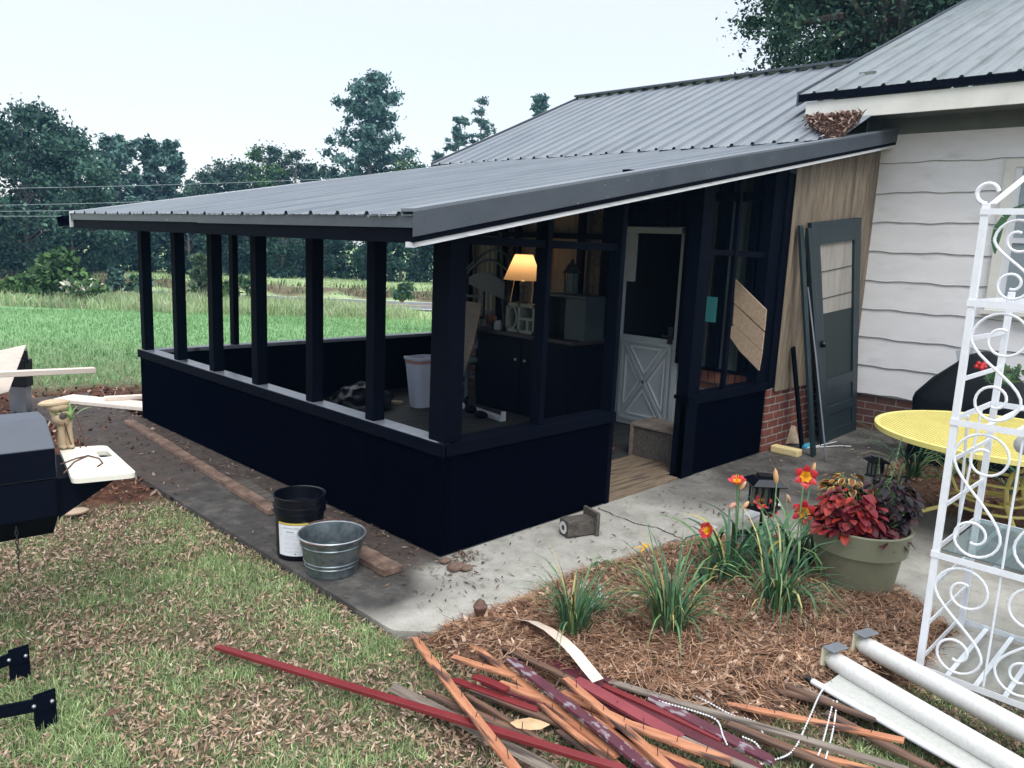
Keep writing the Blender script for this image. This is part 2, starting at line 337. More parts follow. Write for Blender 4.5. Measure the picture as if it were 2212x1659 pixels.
def dist_poly(x, y, poly):
    d = np.full(len(x), 1e9); n = len(poly)
    for i in range(n):
        ax, ay = poly[i][:2]; bx, by = poly[(i + 1) % n][:2]; t = (((x - ax) * (bx - ax) + (y - ay) * (by - ay)) / ((bx - ax) ** 2 + (by - ay) ** 2)).clip(0, 1)
        d = np.minimum(d, np.hypot(x - ax - t * (bx - ax), y - ay - t * (by - ay)))
    return np.where(inpoly(x, y, poly), d, -d)
def build_ground():
    xs = gaxis(-4, 7, .09, 230); ys = gaxis(-4, 9, .09, 230); nx, ny = len(xs), len(ys)
    X, Y = np.meshgrid(xs, ys, indexing='ij'); x = X.ravel(); y = Y.ravel()
    q = (x - CAMP[0]) * FW.x + (y - CAMP[1]) * FW.y
    z = np.interp(q, [-50, 17, 26.5, 31, 33.5, 40, 56, 120, 400], [-.045, -.045, -.5, -.5, -.2, -.3, -.72, -.6, 0])
    near = (abs(x) < 12) & (abs(y) < 12); h = np.zeros(len(x)); idx = np.where(near)[0]
    h[idx] = nval(x[idx], y[idx], 1.1) * .018 + nval(x[idx], y[idx], 5., 3.) * .008
    d1 = dist_poly(x, y, DIRT); nd = np.zeros(len(x)); nd[idx] = nval(x[idx], y[idx], 2.2, 9.) * .45 + nval(x[idx], y[idx], 8., 5.) * .18
    dirt = ((d1 + nd) / .25 + .5).clip(0, 1); z += h
    z[(dirt > .5)] += .012
    inh = (x > 0) & (x < 6.1) & (y > -.4) & (y < 6.0); z[inh] = -.08
    fs = []
    me = bpy.data.meshes.new('ground'); V = np.stack([x, y, z], 1)
    I = np.arange(nx * ny).reshape(nx, ny); fs = np.stack([I[:-1, :-1], I[1:, :-1], I[1:, 1:], I[:-1, 1:]], -1).reshape(-1, 4)
    me.from_pydata(V.tolist(), [], fs.tolist()); me.polygons.foreach_set('use_smooth', [True] * len(me.polygons))
    at = me.attributes.new('dirt', 'FLOAT', 'POINT'); at.data.foreach_set('value', dirt.astype(np.float32))
    g2 = np.interp(q, [0, 9, 14, 19.5, 21.5, 31, 31.5, 34, 37, 60], [0, .25, 1, 1, 1.5, 1.6, 2.4, 2.2, 1.3, 1.2])
    at = me.attributes.new('zone', 'FLOAT', 'POINT'); at.data.foreach_set('value', (g2 / 3).astype(np.float32))
    m = bpy.data.materials.new('ground'); m.use_nodes = True; n = m.node_tree.nodes; l = m.node_tree.links; b = n['Principled BSDF']; b.inputs['Roughness'].default_value = .95; b.inputs['Specular IOR Level'].default_value = .1
    co = n.new('ShaderNodeTexCoord')
    def nz(sc, dt=6, r=.65):
        t = n.new('ShaderNodeTexNoise'); t.inputs['Scale'].default_value = sc; t.inputs['Detail'].default_value = dt; t.inputs['Roughness'].default_value = r; l.new(co.outputs['Object'], t.inputs[0]); return t.outputs[0]
    def ramp(f, cols):
        r = n.new('ShaderNodeValToRGB'); el = r.color_ramp.elements
        el[0].position = cols[0][0]; el[0].color = (*cols[0][1], 1); el[1].position = cols[-1][0]; el[1].color = (*cols[-1][1], 1)
        for p, c in cols[1:-1]: e = el.new(p); e.color = (*c, 1)
        l.new(f, r.inputs[0]); return r.outputs[0]
    def mix(f, a, c):
        x_ = n.new('ShaderNodeMixRGB'); l.new(f, x_.inputs[0]); l.new(a, x_.inputs[1]); l.new(c, x_.inputs[2]); return x_.outputs[0]
    nearc = ramp(nz(26, 8), [(.3, (.035, .04, .022)), (.42, (.075, .09, .04)), (.52, (.15, .115, .08)), (.62, (.24, .18, .13)), (.75, (.09, .12, .05))])
    lawn = ramp(nz(1.3, 9, .75), [(.3, (.14, .28, .12)), (.5, (.19, .35, .16)), (.7, (.26, .41, .20))])
    field = ramp(nz(.9, 8, .7), [(.3, (.23, .36, .16)), (.5, (.31, .42, .20)), (.7, (.38, .45, .26))])
    bank = ramp(nz(1.5, 8, .7), [(.3, (.08, .09, .045)), (.5, (.14, .12, .075)), (.7, (.2, .17, .1))])
    za = n.new('ShaderNodeAttribute'); za.attribute_name = 'zone'
    def seg(lo, hi):
        r = n.new('ShaderNodeMapRange'); r.inputs[1].default_value = lo / 3; r.inputs[2].default_value = hi / 3; l.new(za.outputs['Fac'], r.inputs[0]); return r.outputs[0]
    c = mix(seg(.2, 1), nearc, lawn); c = mix(seg(1.02, 1.25), c, field); c = mix(seg(1.9, 2.2), c, bank)
    da = n.new('ShaderNodeAttribute'); da.attribute_name = 'dirt'
    dc = ramp(nz(9, 9, .7), [(.3, (.035, .02, .016)), (.48, (.085, .04, .026)), (.62, (.15, .07, .042)), (.75, (.06, .035, .028))])
    c = mix(da.outputs['Fac'], c, dc); l.new(c, b.inputs['Base Color'])
    bp = n.new('ShaderNodeBump'); bp.inputs['Strength'].default_value = .9; bp.inputs['Distance'].default_value = .03; l.new(nz(24, 8), bp.inputs['Height']); l.new(bp.outputs[0], b.inputs['Normal'])
    me.materials.append(m); o = bpy.data.objects.new('ground', me); SC.collection.objects.link(o); o['kind'] = 'structure'
    return m
build_ground()
def build_slab():
    st = .05; xs = np.arange(-.76, 6.06, st); ys = np.arange(-4.5, 6.21, st); vid = {}; vs = []; fs = []
    def v(i, j):
        k = (i, j)
        if k not in vid: vid[k] = len(vs); vs.append((xs[i], ys[j]))
        return vid[k]
    CXs = (xs[:-1] + st / 2); CYs = (ys[:-1] + st / 2); XX, YY = np.meshgrid(CXs, CYs, indexing='ij'); M = slabmask(XX.ravel(), YY.ravel()).reshape(XX.shape)
    for i in range(len(xs) - 1):
        for j in range(len(ys) - 1):
            if M[i, j]: fs.append((v(i, j), v(i + 1, j), v(i + 1, j + 1), v(i, j + 1)))
    top = np.array(vs); dsn = -1.30 - (top[:, 0] + top[:, 1]); kk = (dsn > 0) & (top[:, 0] < -.4) & (top[:, 1] < -.4); top[kk] += (dsn[kk] / 2)[:, None]; vs = [tuple(map(float, p)) for p in top]; n0 = len(top); x, y = top[:, 0], top[:, 1]
    st1 = np.clip((.02 - x) / .06, 0, 1) * np.clip((y + .30 + .30 * nval(x, y, 3.)) / .25, 0, 1) * 1.3 + .9 * np.clip((.1 - x + .3 * nval(x, y, 2.5, 6.)) / .4, 0, 1) * np.clip((y + .5) / .2, 0, 1)
    st2 = np.clip((x - 2.0 + .6 * nval(x, y, 1.2, 4.)) / .9, 0, 1) * .95
    dirt = np.maximum(np.clip(dist_poly(x, y, DIRT) / .3 + .3 + nval(x, y, 3., 7.) * 1.6, 0, 1), np.clip((x + .34 + .22 * nval(x, y, 4., 9.)) / .1, 0, 1) * np.clip((y + .1) / .2, 0, 1)) * (x < .02)
    stain = np.maximum(st1 * (.8 + .4 * nval(x, y, 2., 11.)), st2 + nval(x, y, 2.5, 2.) * .35 * (x > 1.5)).clip(0, 1)
    zz = nval(x, y, 3., 2.) * .002
    edge = {}
    for f in fs:
        for a, b in zip(f, f[1:] + f[:1]):
            edge[(a, b)] = 1
    V = [(a, b, c) for (a, b), c in zip(vs, zz)] + [(a, b, -.13) for a, b in vs]
    sk = [(a, a + n0, b + n0, b) for (a, b) in edge if (b, a) not in edge]
    me = bpy.data.meshes.new('patio_slab'); me.from_pydata(V, [], fs + sk)
    for nm, arr in (('stain', stain), ('dirt', dirt)):
        at = me.attributes.new(nm, 'FLOAT', 'POINT'); at.data.foreach_set('value', np.concatenate([arr, np.ones(n0)]).astype(np.float32))
    m = bpy.data.materials.new('patio_concrete'); m.use_nodes = True; n = m.node_tree.nodes; l = m.node_tree.links; b = n['Principled BSDF']; b.inputs['Roughness'].default_value = .9
    co = n.new('ShaderNodeTexCoord')
    def rampn(sc, cols, dt=8):
        t = n.new('ShaderNodeTexNoise'); t.inputs['Scale'].default_value = sc; t.inputs['Detail'].default_value = dt; t.inputs['Roughness'].default_value = .7; l.new(co.outputs['Object'], t.inputs[0])
        r = n.new('ShaderNodeValToRGB'); el = r.color_ramp.elements
        el[0].position = cols[0][0]; el[0].color = (*cols[0][1], 1); el[1].position = cols[-1][0]; el[1].color = (*cols[-1][1], 1)
        for p, c in cols[1:-1]: e = el.new(p); e.color = (*c, 1)
        l.new(t.outputs[0], r.inputs[0]); return r.outputs[0], t.outputs[0]
    c0, h0 = rampn(5, [(.3, (.25, .24, .21)), (.5, (.36, .35, .31)), (.7, (.45, .435, .395))])
    c1, _ = rampn(4, [(.3, (.024, .023, .022)), (.5, (.055, .051, .047)), (.68, (.13, .122, .11))])
    c2, _ = rampn(9, [(.3, (.028, .022, .02)), (.5, (.06, .045, .038)), (.7, (.09, .07, .06))])
    def mixa(a, c, nm):
        t = n.new('ShaderNodeAttribute'); t.attribute_name = nm; x_ = n.new('ShaderNodeMixRGB'); l.new(t.outputs['Fac'], x_.inputs[0]); l.new(a, x_.inputs[1]); l.new(c, x_.inputs[2]); return x_.outputs[0]
    c = mixa(c0, c1, 'stain'); c = mixa(c, c2, 'dirt')
    sp_, hs = rampn(90, [(.32, (.35, .33, .3)), (.40, (1, 1, 1)), (.62, (1, 1, 1)), (.7, (1.25, 1.25, 1.25))], 3)
    mu = n.new('ShaderNodeMixRGB'); mu.blend_type = 'MULTIPLY'; mu.inputs[0].default_value = .8; l.new(c, mu.inputs[1]); l.new(sp_, mu.inputs[2]); l.new(mu.outputs[0], b.inputs['Base Color'])
    bp = n.new('ShaderNodeBump'); bp.inputs['Strength'].default_value = .5; bp.inputs['Distance'].default_value = .006; l.new(hs, bp.inputs['Height']); l.new(bp.outputs[0], b.inputs['Normal'])
    me.materials.append(m); o = bpy.data.objects.new('patio_slab', me); SC.collection.objects.link(o); o['kind'] = 'structure'
build_slab()
# crack in the slab, a hairline groove
def jag(pts, amp, n=6, seed=0):
    r = random.Random(seed); out_ = []
    for a, b in zip(pts[:-1], pts[1:]):
        for k in range(n): t = k / n; p = Vector(a).lerp(Vector(b), t); out_.append(p + Vector((r.uniform(-amp, amp), r.uniform(-amp, amp), 0)))
    out_.append(Vector(pts[-1])); return out_
mb = MB(); mb.strip(jag([G(1295, 1098, .004), G(1370, 1130, .004), G(1420, 1140, .004), G(1475, 1165, .004)], .01, 7, 3), [.009] * 22, (0, 1, 0))
o = mb.build('patio_crack', 'gap_dark'); o['kind'] = 'structure'
# mulch bed sheets
def bed(name, poly, zt):
    xs = np.arange(min(p[0] for p in poly) - .1, max(p[0] for p in poly) + .1, .06); ys = np.arange(min(p[1] for p in poly) - .1, max(p[1] for p in poly) + .1, .06)
    X, Y = np.meshgrid(xs, ys, indexing='ij'); x = X.ravel(); y = Y.ravel(); d = dist_poly(x, y, poly) + nval(x, y, 4., 1.) * .08
    z = np.minimum(zt, -.06 + (d + .05) * .6) + nval(x, y, 6., 2.) * .014; I = np.arange(len(x)).reshape(X.shape); fs = np.stack([I[:-1, :-1], I[1:, :-1], I[1:, 1:], I[:-1, 1:]], -1).reshape(-1, 4)
    fs = fs[(d[fs] > -.06).all(1)]; me = bpy.data.meshes.new(name); me.from_pydata(np.stack([x, y, z], 1).tolist(), [], fs.tolist()); me.materials.append(MATS['mulch']); me.polygons.foreach_set('use_smooth', [True] * len(fs))
    o = bpy.data.objects.new(name, me); SC.collection.objects.link(o); o['kind'] = 'structure'
mat('mulch', (.07, .035, .022), (.17, .09, .055), scale=22, rough=.95, bump=1., c3=(.04, .022, .015), s3=9, t3=.55)
bed('mulch_bed', BED1, .03); bed('mulch_bed', BED2, .03)
def zbed(x, y, poly):
    d = dist_poly(x, y, poly); return np.minimum(.03, -.06 + (d + .05) * .6) + .006
# road
rc = [(-60, 28.6), (60, 29.0)]
def lat(t, q, z): p = Vector(CAMP) + RT * t + FW * q; return (p.x, p.y, z)
mb = MB(); mb.add([lat(-80, 28, -.46), lat(80, 26.6, -.46), lat(80, 30.6, -.46), lat(-80, 31.4, -.46)], [(0, 1, 2, 3)]); o = mb.build('road', 'asphalt'); o['kind'] = 'structure'
for a, mm in ((.05, 'road_white'), (.48, 'road_yellow'), (.94, 'road_white')):
    q0 = 28 + 3.4 * a; q1 = 26.6 + 4 * a; mb = MB(); mb.add([lat(-80, q0, -.45), lat(80, q1, -.45), lat(80, q1 + .16, -.45), lat(-80, q0 + .16, -.45)], [(0, 1, 2, 3)]); o = mb.build('road_marking', mm); o['kind'] = 'structure'

# ------------------------------------------------------------------ vegetation scatter
def blades(x, y, z, L, w, cols, lean=.5, seg=1):
    n = len(x); a = rng.uniform(0, 2 * np.pi, n); ln = np.abs(rng.normal(0, lean, n)); L = L * rng.uniform(.5, 1.3, n)
    dx = np.cos(a) * np.sin(ln); dy = np.sin(a) * np.sin(ln); dz = np.cos(ln).clip(.15)
    b = rng.uniform(0, 2 * np.pi, n); wx = np.cos(b) * w / 2; wy = np.sin(b) * w / 2; base = np.stack([x, y, z], 1); wv = np.stack([wx, wy, 0 * wx], 1); d = np.stack([dx, dy, dz], 1) * L[:, None]
    mid = base + d * .55; tip = base + d * 1. + np.stack([dx, dy, -.25 * np.abs(ln)], 1) * L[:, None] * .35
    V = np.concatenate([np.stack([base - wv, base + wv, mid + wv * .8, mid - wv * .8], 1), np.stack([mid - wv * .8, mid + wv * .8, tip, tip], 1)]); return V, np.concatenate([cols, cols * 1.12])
def around(n, r0, r1, p=1., a0=-42, a1=42):
    r = r0 + (r1 - r0) * rng.uniform(0, 1, n) ** p; a = np.radians(rng.uniform(a0, a1, n)); q = r * np.cos(a); t = r * np.sin(a)
    return CAMP[0] + FW.x * q + RT.x * t, CAMP[1] + FW.y * q + RT.y * t
def keep_lawn(x, y):
    m = ~slabmask(x, y) & ~inpoly(x, y, BED1) & ~((x > 0) & (y > -.1) & (x < 6.1) & (y < 4.6)) & ~((x > 1.2) & (y < .2) & (x < 6.1)) & ~((x > 4) & (y < 6) & (y > -3))
    return m
def GN(x, y): return 1.1 * nval(x, y, 1.1, 3.) + .75 * nval(x, y, 4.5, 5.) + .4 * nval(x, y, 14., 5.)
def scatter_grass():
    x, y = around(520000, 1.5, 8, .85); m = keep_lawn(x, y); x, y = x[m], y[m]
    dn = GN(x, y); dd = dist_poly(x, y, DIRT)
    far = ((np.hypot(x - CAMP[0], y - CAMP[1]) - 2) / 5)
    m = (rng.uniform(-.95, .5, len(x)) < 1.4 * dn + .25 * far) & (dd < rng.uniform(-.3, .12, len(x))); x, y, dn = x[m], y[m], dn[m]
    c = pick(len(x), [(.31, .43, .18), (.24, .36, .15), (.40, .49, .24), (.17, .27, .12), (.47, .49, .28)], .22)
    V, C = blades(x, y, np.full(len(x), -.05), .036 + .03 * dn.clip(0, 1), .0046, c, .8)
    o = quadmesh('grass', V, C, 'matte_leaf'); o['kind'] = 'stuff'; o['label'] = 'short patchy green lawn grass among fallen leaves'; o['category'] = 'grass'
    x, y = around(90000, 7, 22, .8); m = keep_lawn(x, y); x, y = x[m], y[m]; z = np.array([terrain(a, b) for a, b in zip(x, y)])
    dd = dist_poly(x, y, DIRT); m = dd < rng.uniform(-.3, .1, len(x)); x, y, z = x[m], y[m], z[m]
    c = pick(len(x), [(.20, .38, .17), (.24, .42, .19), (.16, .33, .14), (.30, .46, .22)], .10); bright = (1 + .35 * nval(x, y, .35, 8.))[:, None]
    V, C = blades(x, y, z, .075, .014, c * bright, .5)
    o = quadmesh('lawn', V, C, 'matte_leaf'); o['kind'] = 'stuff'; o['label'] = 'smooth bright green mown lawn behind the porch'; o['category'] = 'grass'
    n = 42000; t = rng.uniform(-18, 4, n); q = rng.uniform(19.5, 26.5, n); m = t < np.interp(q, [19.5, 22, 26.5], [-8, -2.6, -4.0]) + rng.uniform(-1.2, .6, n); t, q = t[m], q[m]
    x = CAMP[0] + FW.x * q + RT.x * t; y = CAMP[1] + FW.y * q + RT.y * t; z = np.array([terrain(a, b) for a, b in zip(x, y)])
    c = pick(len(x), [(.40, .48, .27), (.33, .46, .23), (.48, .49, .34), (.26, .40, .18)], .10)
    hn_ = (.95 + .7 * nval(x, y, .45, 31.) + .5 * nval(x, y, 1.6, 3.)).clip(.6, 1.5); c = c * (1 + .5 * nval(x, y, .6, 17.))[:, None]
    V, C = blades(x, y, z, .40 * hn_, .022, c, .42)
    o = quadmesh('tall_grass', V, C, 'matte_leaf'); o['kind'] = 'stuff'; o['label'] = 'unmown seedy tall grass between lawn and road'; o['category'] = 'grass'
    n = 30000; t = rng.uniform(-32, 14, n); q = 31.8 + rng.uniform(0, 1, n) ** 1.5 * 20; x = CAMP[0] + FW.x * q + RT.x * t; y = CAMP[1] + FW.y * q + RT.y * t; z = np.array([terrain(a, b) for a, b in zip(x, y)])
    pk = nval(x, y, .25, 2.) + .6 * nval(x, y, .9, 5.); mk = rng.uniform(-.5, .4, n) < pk; x, y, z, q = x[mk], y[mk], z[mk], q[mk]; n = len(x); near = q < 34.5; c = np.where(near[:, None], pick(n, [(.13, .14, .07), (.19, .15, .10), (.1, .13, .06), (.24, .21, .13)], .15), pick(n, [(.32, .45, .20), (.37, .47, .24), (.27, .40, .17), (.40, .43, .27)], .1))
    V, C = blades(x, y, z, np.where(near, .26, .12) * rng.uniform(.4, 1.3, n), .05, c, .6)
    o = quadmesh('field_grass', V, C, 'matte_leaf'); o['kind'] = 'stuff'; o['label'] = 'weedy bank and rough pasture grass beyond the road'; o['category'] = 'grass'
scatter_grass()
def litter(x, y, z, L, W_, cols, tilt=.35):
    n = len(x); a = rng.uniform(0, 2 * np.pi, n); L = L * rng.uniform(.5, 1.4, n); Wd = W_ * rng.uniform(.5, 1.4, n)
    d = np.stack([np.cos(a), np.sin(a), rng.normal(0, tilt, n)], 1); s = np.stack([-np.sin(a), np.cos(a), rng.normal(0, tilt, n)], 1)
    c = np.stack([x, y, z + np.abs(rng.normal(0, .006, n)) + .006], 1)
    return np.stack([c - d * L[:, None] / 2, c + s * Wd[:, None] / 2 - d * (L * .08)[:, None], c + d * L[:, None] / 2, c - s * Wd[:, None] / 2 + d * (L * .05)[:, None]], 1), cols
def scatter_litter():
    x, y = around(210000, 1.5, 8.5, .85); m = keep_lawn(x, y); x, y = x[m], y[m]
    dn = -.9 * GN(x, y) + .35 * nval(x, y, 5., 15.); m = rng.uniform(-.55, .85, len(x)) < dn; dd = dist_poly(x, y, DIRT); m &= (dd < 0) | (rng.uniform(0, 1, len(x)) < .12); x, y = x[m], y[m]
    c = pick(len(x), [(.38, .27, .19), (.45, .33, .24), (.30, .20, .14), (.52, .41, .32), (.22, .14, .10), (.40, .27, .18)], .2)
    V, C = litter(x, y, np.full(len(x), -.036), .029, .009, c, .5)
    o = quadmesh('leaf_litter', V, C, 'matte_leaf'); o['kind'] = 'stuff'; o['label'] = 'dry tan fallen leaves scattered over the lawn'; o['category'] = 'fallen leaves'
    # bits on the slab edge, beneath the porch wall and on the concrete
    n = 2600; x = rng.uniform(-.74, .02, n); y = rng.uniform(-.5, 5, n); m = rng.uniform(0, 1, n) < np.interp(x, [-.76, -.35, -.1, 0], [.05, .12, .8, 1]); x, y = x[m], y[m]
    x2 = rng.uniform(-.6, 6, 500); y2 = rng.uniform(-.75, -.02, 500); x3 = rng.uniform(2, 5.9, 400); y3 = rng.uniform(-1.6, -.1, 400)
    x4 = rng.normal(.06, .09, 160); y4 = rng.normal(-.12, .07, 160)
    x = np.concatenate([x, x2, x3, x4]); y = np.concatenate([y, y2, y3, y4]); m = ~((x > -.01) & (y > -.03)); x, y = x[m], y[m]
    c = pick(len(x), [(.07, .045, .03), (.04, .028, .02), (.18, .12, .08), (.30, .24, .18), (.12, .06, .04)], .25)
    V, C = litter(x, y, np.full(len(x), .001), .035, .009, c, .25); V2 = V
    o = quadmesh('patio_debris', V2, C, 'matte_leaf'); o['kind'] = 'stuff'; o['label'] = 'small bark crumbs and twigs on the concrete'; o['category'] = 'debris'
    # dirt clods
    x = rng.uniform(-2.3, 1., 2600); y = rng.uniform(2., 6.8, 2600); m = inpoly(x, y, DIRT) & ~((x > -.0)&(y<4.6)); x, y = x[m], y[m]
    c = pick(len(x), [(.14, .06, .04), (.08, .04, .03), (.2, .1, .07), (.35, .26, .2)], .25); V, C = litter(x, y, np.full(len(x), -.02), .05, .03, c, .6)
    o = quadmesh('dirt_crumbs', V, C, 'matte_leaf'); o['kind'] = 'stuff'; o['label'] = 'loose red dirt crumbs and bark chips beside the porch'; o['category'] = 'dirt'
scatter_litter()
def straw(poly, name, n, nl, label):
    x = rng.uniform(min(p[0] for p in poly) - .15, max(p[0] for p in poly) + .15, n); y = rng.uniform(min(p[1] for p in poly) - .15, max(p[1] for p in poly) + .15, n); d = dist_poly(x, y, poly); m = d > rng.uniform(-.12, .1, n); x, y = x[m], y[m]; n = len(x)
    z = zbed(x, y, poly).clip(-.04) ; a = nval(x, y, 1.7, 21.) * 5 + rng.normal(0, .8, n); L = rng.uniform(.07, .18, n); w = .0028
    d = np.stack([np.cos(a), np.sin(a), rng.normal(0, .13, n)], 1) * L[:, None] / 2; s = np.stack([-np.sin(a), np.cos(a), np.zeros(n)], 1) * w / 2
    c0 = np.stack([x, y, z + np.abs(rng.normal(.004, .012, n))], 1); bend = s * rng.normal(0, 9, n)[:, None]; bend[:, 2] = np.abs(rng.normal(.004, .004, n))
    A = c0 - d; B = c0 + d; M = c0 + bend
    V = np.concatenate([np.stack([A - s, A + s, M + s, M - s], 1), np.stack([M - s, M + s, B + s, B - s], 1)])
    c = pick(n, [(.32, .17, .10), (.42, .245, .145), (.20, .105, .065), (.52, .34, .22), (.10, .055, .038)], .22); C = np.concatenate([c, c])
    x = rng.uniform(min(p[0] for p in poly), max(p[0] for p in poly), nl); y = rng.uniform(min(p[1] for p in poly), max(p[1] for p in poly), nl); m = inpoly(x, y, poly); x, y = x[m], y[m]
    V2, C2 = litter(x, y, zbed(x, y, poly), .048, .018, pick(len(x), [(.44, .29, .20), (.56, .41, .31), (.30, .18, .12), (.18, .10, .07)], .22), .5)
    o = quadmesh(name, np.concatenate([V, V2]), np.concatenate([C, C2]), 'matte_leaf'); o['kind'] = 'stuff'; o['label'] = label; o['category'] = 'pine straw'
straw(BED1, 'pine_straw', 30000, 9000, 'brown pine straw and dry leaves around the daylilies')
straw(BED2, 'pine_straw', 12000, 1600, 'brown pine straw under the yellow table')

# ------------------------------------------------------------------ trees
def cloud(cent, rad, nper, size, col, asp=1.6, flat=1., var=.16, cvar=.22):
    cent = np.array(cent); k = len(cent); rad = np.broadcast_to(rad, (k,)); tot = k * nper
    d = rng.standard_normal((tot, 3)); d /= np.linalg.norm(d, axis=1)[:, None]; r = np.abs(rng.normal(0, .52, tot)).clip(0, 1.5) + .08
    idx = np.repeat(np.arange(k), nper); P = cent[idx] + d * (r * rad[idx])[:, None] * np.array([1, 1, flat])
    a = rng.standard_normal((tot, 3)); a /= np.linalg.norm(a, axis=1)[:, None]; b = np.cross(a, rng.standard_normal((tot, 3))); b /= np.linalg.norm(b, axis=1)[:, None]
    s = size * rng.uniform(.5, 1.4, tot)[:, None]; V = np.stack([P - a * s * asp / 2, P + b * s / 2, P + a * s * asp / 2, P - b * s / 2], 1)
    cc = (1 + cvar * rng.standard_normal(k)).clip(.45, 1.7)[idx]; cols = np.array(col)[rng.integers(0, len(col), tot)] * cc[:, None] * (1 + var * rng.standard_normal(tot)).clip(.5, 1.6)[:, None]
    return V, cols
PINE = [(.10, .19, .16), (.125, .225, .19), (.08, .15, .13)]  # blue-green lift of distance haze is mixed into the needle colours
OAK = [(.055, .115, .09), (.08, .15, .105), (.04, .09, .07)]
BRT = [(.08, .16, .06), (.11, .20, .07), (.06, .12, .05)]
def tree(u, vtop, dist, wpx, label, kind='broad', col=OAK, zb=None, n=60, cat='tree', group=None, size=.3, lo=.12, name=None, nper=60, off=0.):
    size *= .5; nper = int(nper * 3.0)
    top = D(u, vtop, dist); zb = terrain(top.x, top.y) if zb is None else zb; H = top.z - zb; Wd = wpx / F_PX * dist / 2
    t = thing(name or ('pine_tree' if kind == 'pine' else 'broadleaf_tree'), label, cat, (top.x, top.y, zb), group)
    sg = random.Random(int(u * 7 + vtop)); tk = MB(); bx = top.x; by = top.y; r0 = max(.08, H * .016)
    pts = [Vector((bx + sg.uniform(-.01, .01) * H * (i > 0), by, zb - .1 + H * .97 * i / 7)) for i in range(8)]; tk.tube(pts, [r0 * (1 - .85 * i / 7) for i in range(8)], 7)
    cen = []; rad = []
    if kind == 'pine':
        nper = int(nper * .8); h = lo
        while h < .98:
            prof = Wd * (1 - ((h - .42) / .6) ** 2 * .9 if h > .42 else .8 + .45 * (h - lo)) * sg.uniform(.55, 1.15); nb = sg.randint(3, 5)
            for _ in range(nb):
                an = sg.uniform(0, 2 * math.pi); L = max(.25, prof * sg.uniform(.6, 1.05)); rise = sg.uniform(.05, .35) * L
                b0 = Vector((bx, by, zb + H * h)); b1 = b0 + Vector((math.cos(an) * L, math.sin(an) * L, rise)); tk.tube([b0, b0.lerp(b1, .5) + Vector((0, 0, -.05 * L)), b1], [r0 * .28, r0 * .2, r0 * .08], 4, False)
                for s in np.linspace(.35, 1, max(2, int(L / .55))): 
                    p = b0.lerp(b1, s); cen.append((p.x + sg.uniform(-.2, .2), p.y + sg.uniform(-.2, .2), p.z + sg.uniform(-.05, .25))); rad.append(sg.uniform(.34, .62) * max(.6, Wd / 3.5))
            h += sg.uniform(.03, .055)
        V, C = cloud(cen, np.array(rad), nper, size, col, 2.2, .75)
    else:
        for i in range(n):
            f = i / n; an = sg.uniform(0, 2 * math.pi); hh = sg.uniform(lo, 1.0); pr = math.sqrt(max(.05, 1 - ((hh - .5) / .56) ** 2)); rr = Wd * pr * math.sqrt(sg.uniform(.1, 1)) * sg.uniform(.7, 1.12)
            p = Vector((bx + math.cos(an) * rr, by + math.sin(an) * rr, zb + H * (hh * .95))); R0 = max(sg.uniform(.5, 1.0) * Wd * .30, sg.uniform(.45, .7))
            p.z = min(p.z, top.z - R0 * .6)
            cen.append(tuple(p)); rad.append(R0)
            if i % 3 == 0: b0 = Vector((bx, by, zb + H * hh * .6)); tk.tube([b0, b0.lerp(p, .5) + Vector((0, 0, .03 * H)), p], [r0 * .35, r0 * .2, r0 * .07], 4, False)
        V, C = cloud(cen, np.array(rad), nper, size, col, 1.4, .8)
    tk.build('trunk', 'far_bark', t, smooth=True); quadmesh('crown', V, C, 'matte_leaf', t); return t
tree(40, 222, 40, 300, 'very tall dark broadleaf tree filling the left edge of the photo', n=110, size=.24, nper=110, lo=.05)
tree(-70, 250, 41, 300, 'dark broadleaf tree half cut off by the left edge of the photo', n=60, size=.24, nper=90, lo=.05)
tree(142, 268, 43, 150, 'loose topped broadleaf tree right of the tallest left tree', n=46, size=.24, nper=60, lo=.1)
tree(190, 370, 44, 120, 'shorter rounded tree tucked between the left trees', n=40, size=.24, nper=70, lo=.05)
tree(255, 288, 50, 120, 'pine with a bushy round top left of the sky gap', 'pine', PINE, size=.26, nper=34, lo=.2)
tree(322, 305, 51, 110, 'pine standing between two pines left of the sky gap', 'pine', PINE, size=.26, nper=34, lo=.2)
tree(368, 305, 52, 90, 'slim pine nearest the sky gap on its left side', 'pine', PINE, size=.26, nper=32, lo=.2)
tree(465, 345, 58, 75, 'thin see-through tree just right of the sky gap', n=30, col=[(.09, .13, .1), (.11, .155, .12)], size=.22, nper=24, lo=.1)
tree(508, 362, 60, 60, 'small pale tree beside the thin see-through tree', n=26, col=[(.07, .12, .08), (.09, .14, .09)], size=.24, nper=34, lo=.05)
tree(568, 308, 56, 90, 'rounded bright green tree above the porch roof', n=44, col=BRT, size=.26, nper=60, lo=.05)
tree(583, 303, 60, 80, 'dark tree just behind the bright green rounded tree', n=30, size=.26, nper=50, lo=.05)
tree(640, 320, 57, 70, 'open crowned tree between the bright green tree and the big pine', n=34, col=[(.05, .09, .06), (.07, .12, .075)], size=.24, nper=34, lo=.05)
tree(682, 345, 58, 50, 'small slender tree left of the big pine', n=24, col=[(.06, .1, .07)], size=.24, nper=34, lo=.05)
tree(800, 158, 55, 235, 'tallest pine with wide uneven branches in the photo centre', 'pine', PINE, size=.27, nper=56, lo=.36)
tree(740, 372, 50, 90, 'dark bushy pine low to the left of the tallest pine', n=34, col=PINE, size=.26, nper=60, lo=.05)
tree(870, 335, 52, 80, 'fresh green broadleaf low to the right of the tallest pine', n=30, col=BRT, size=.26, nper=50, lo=.05)
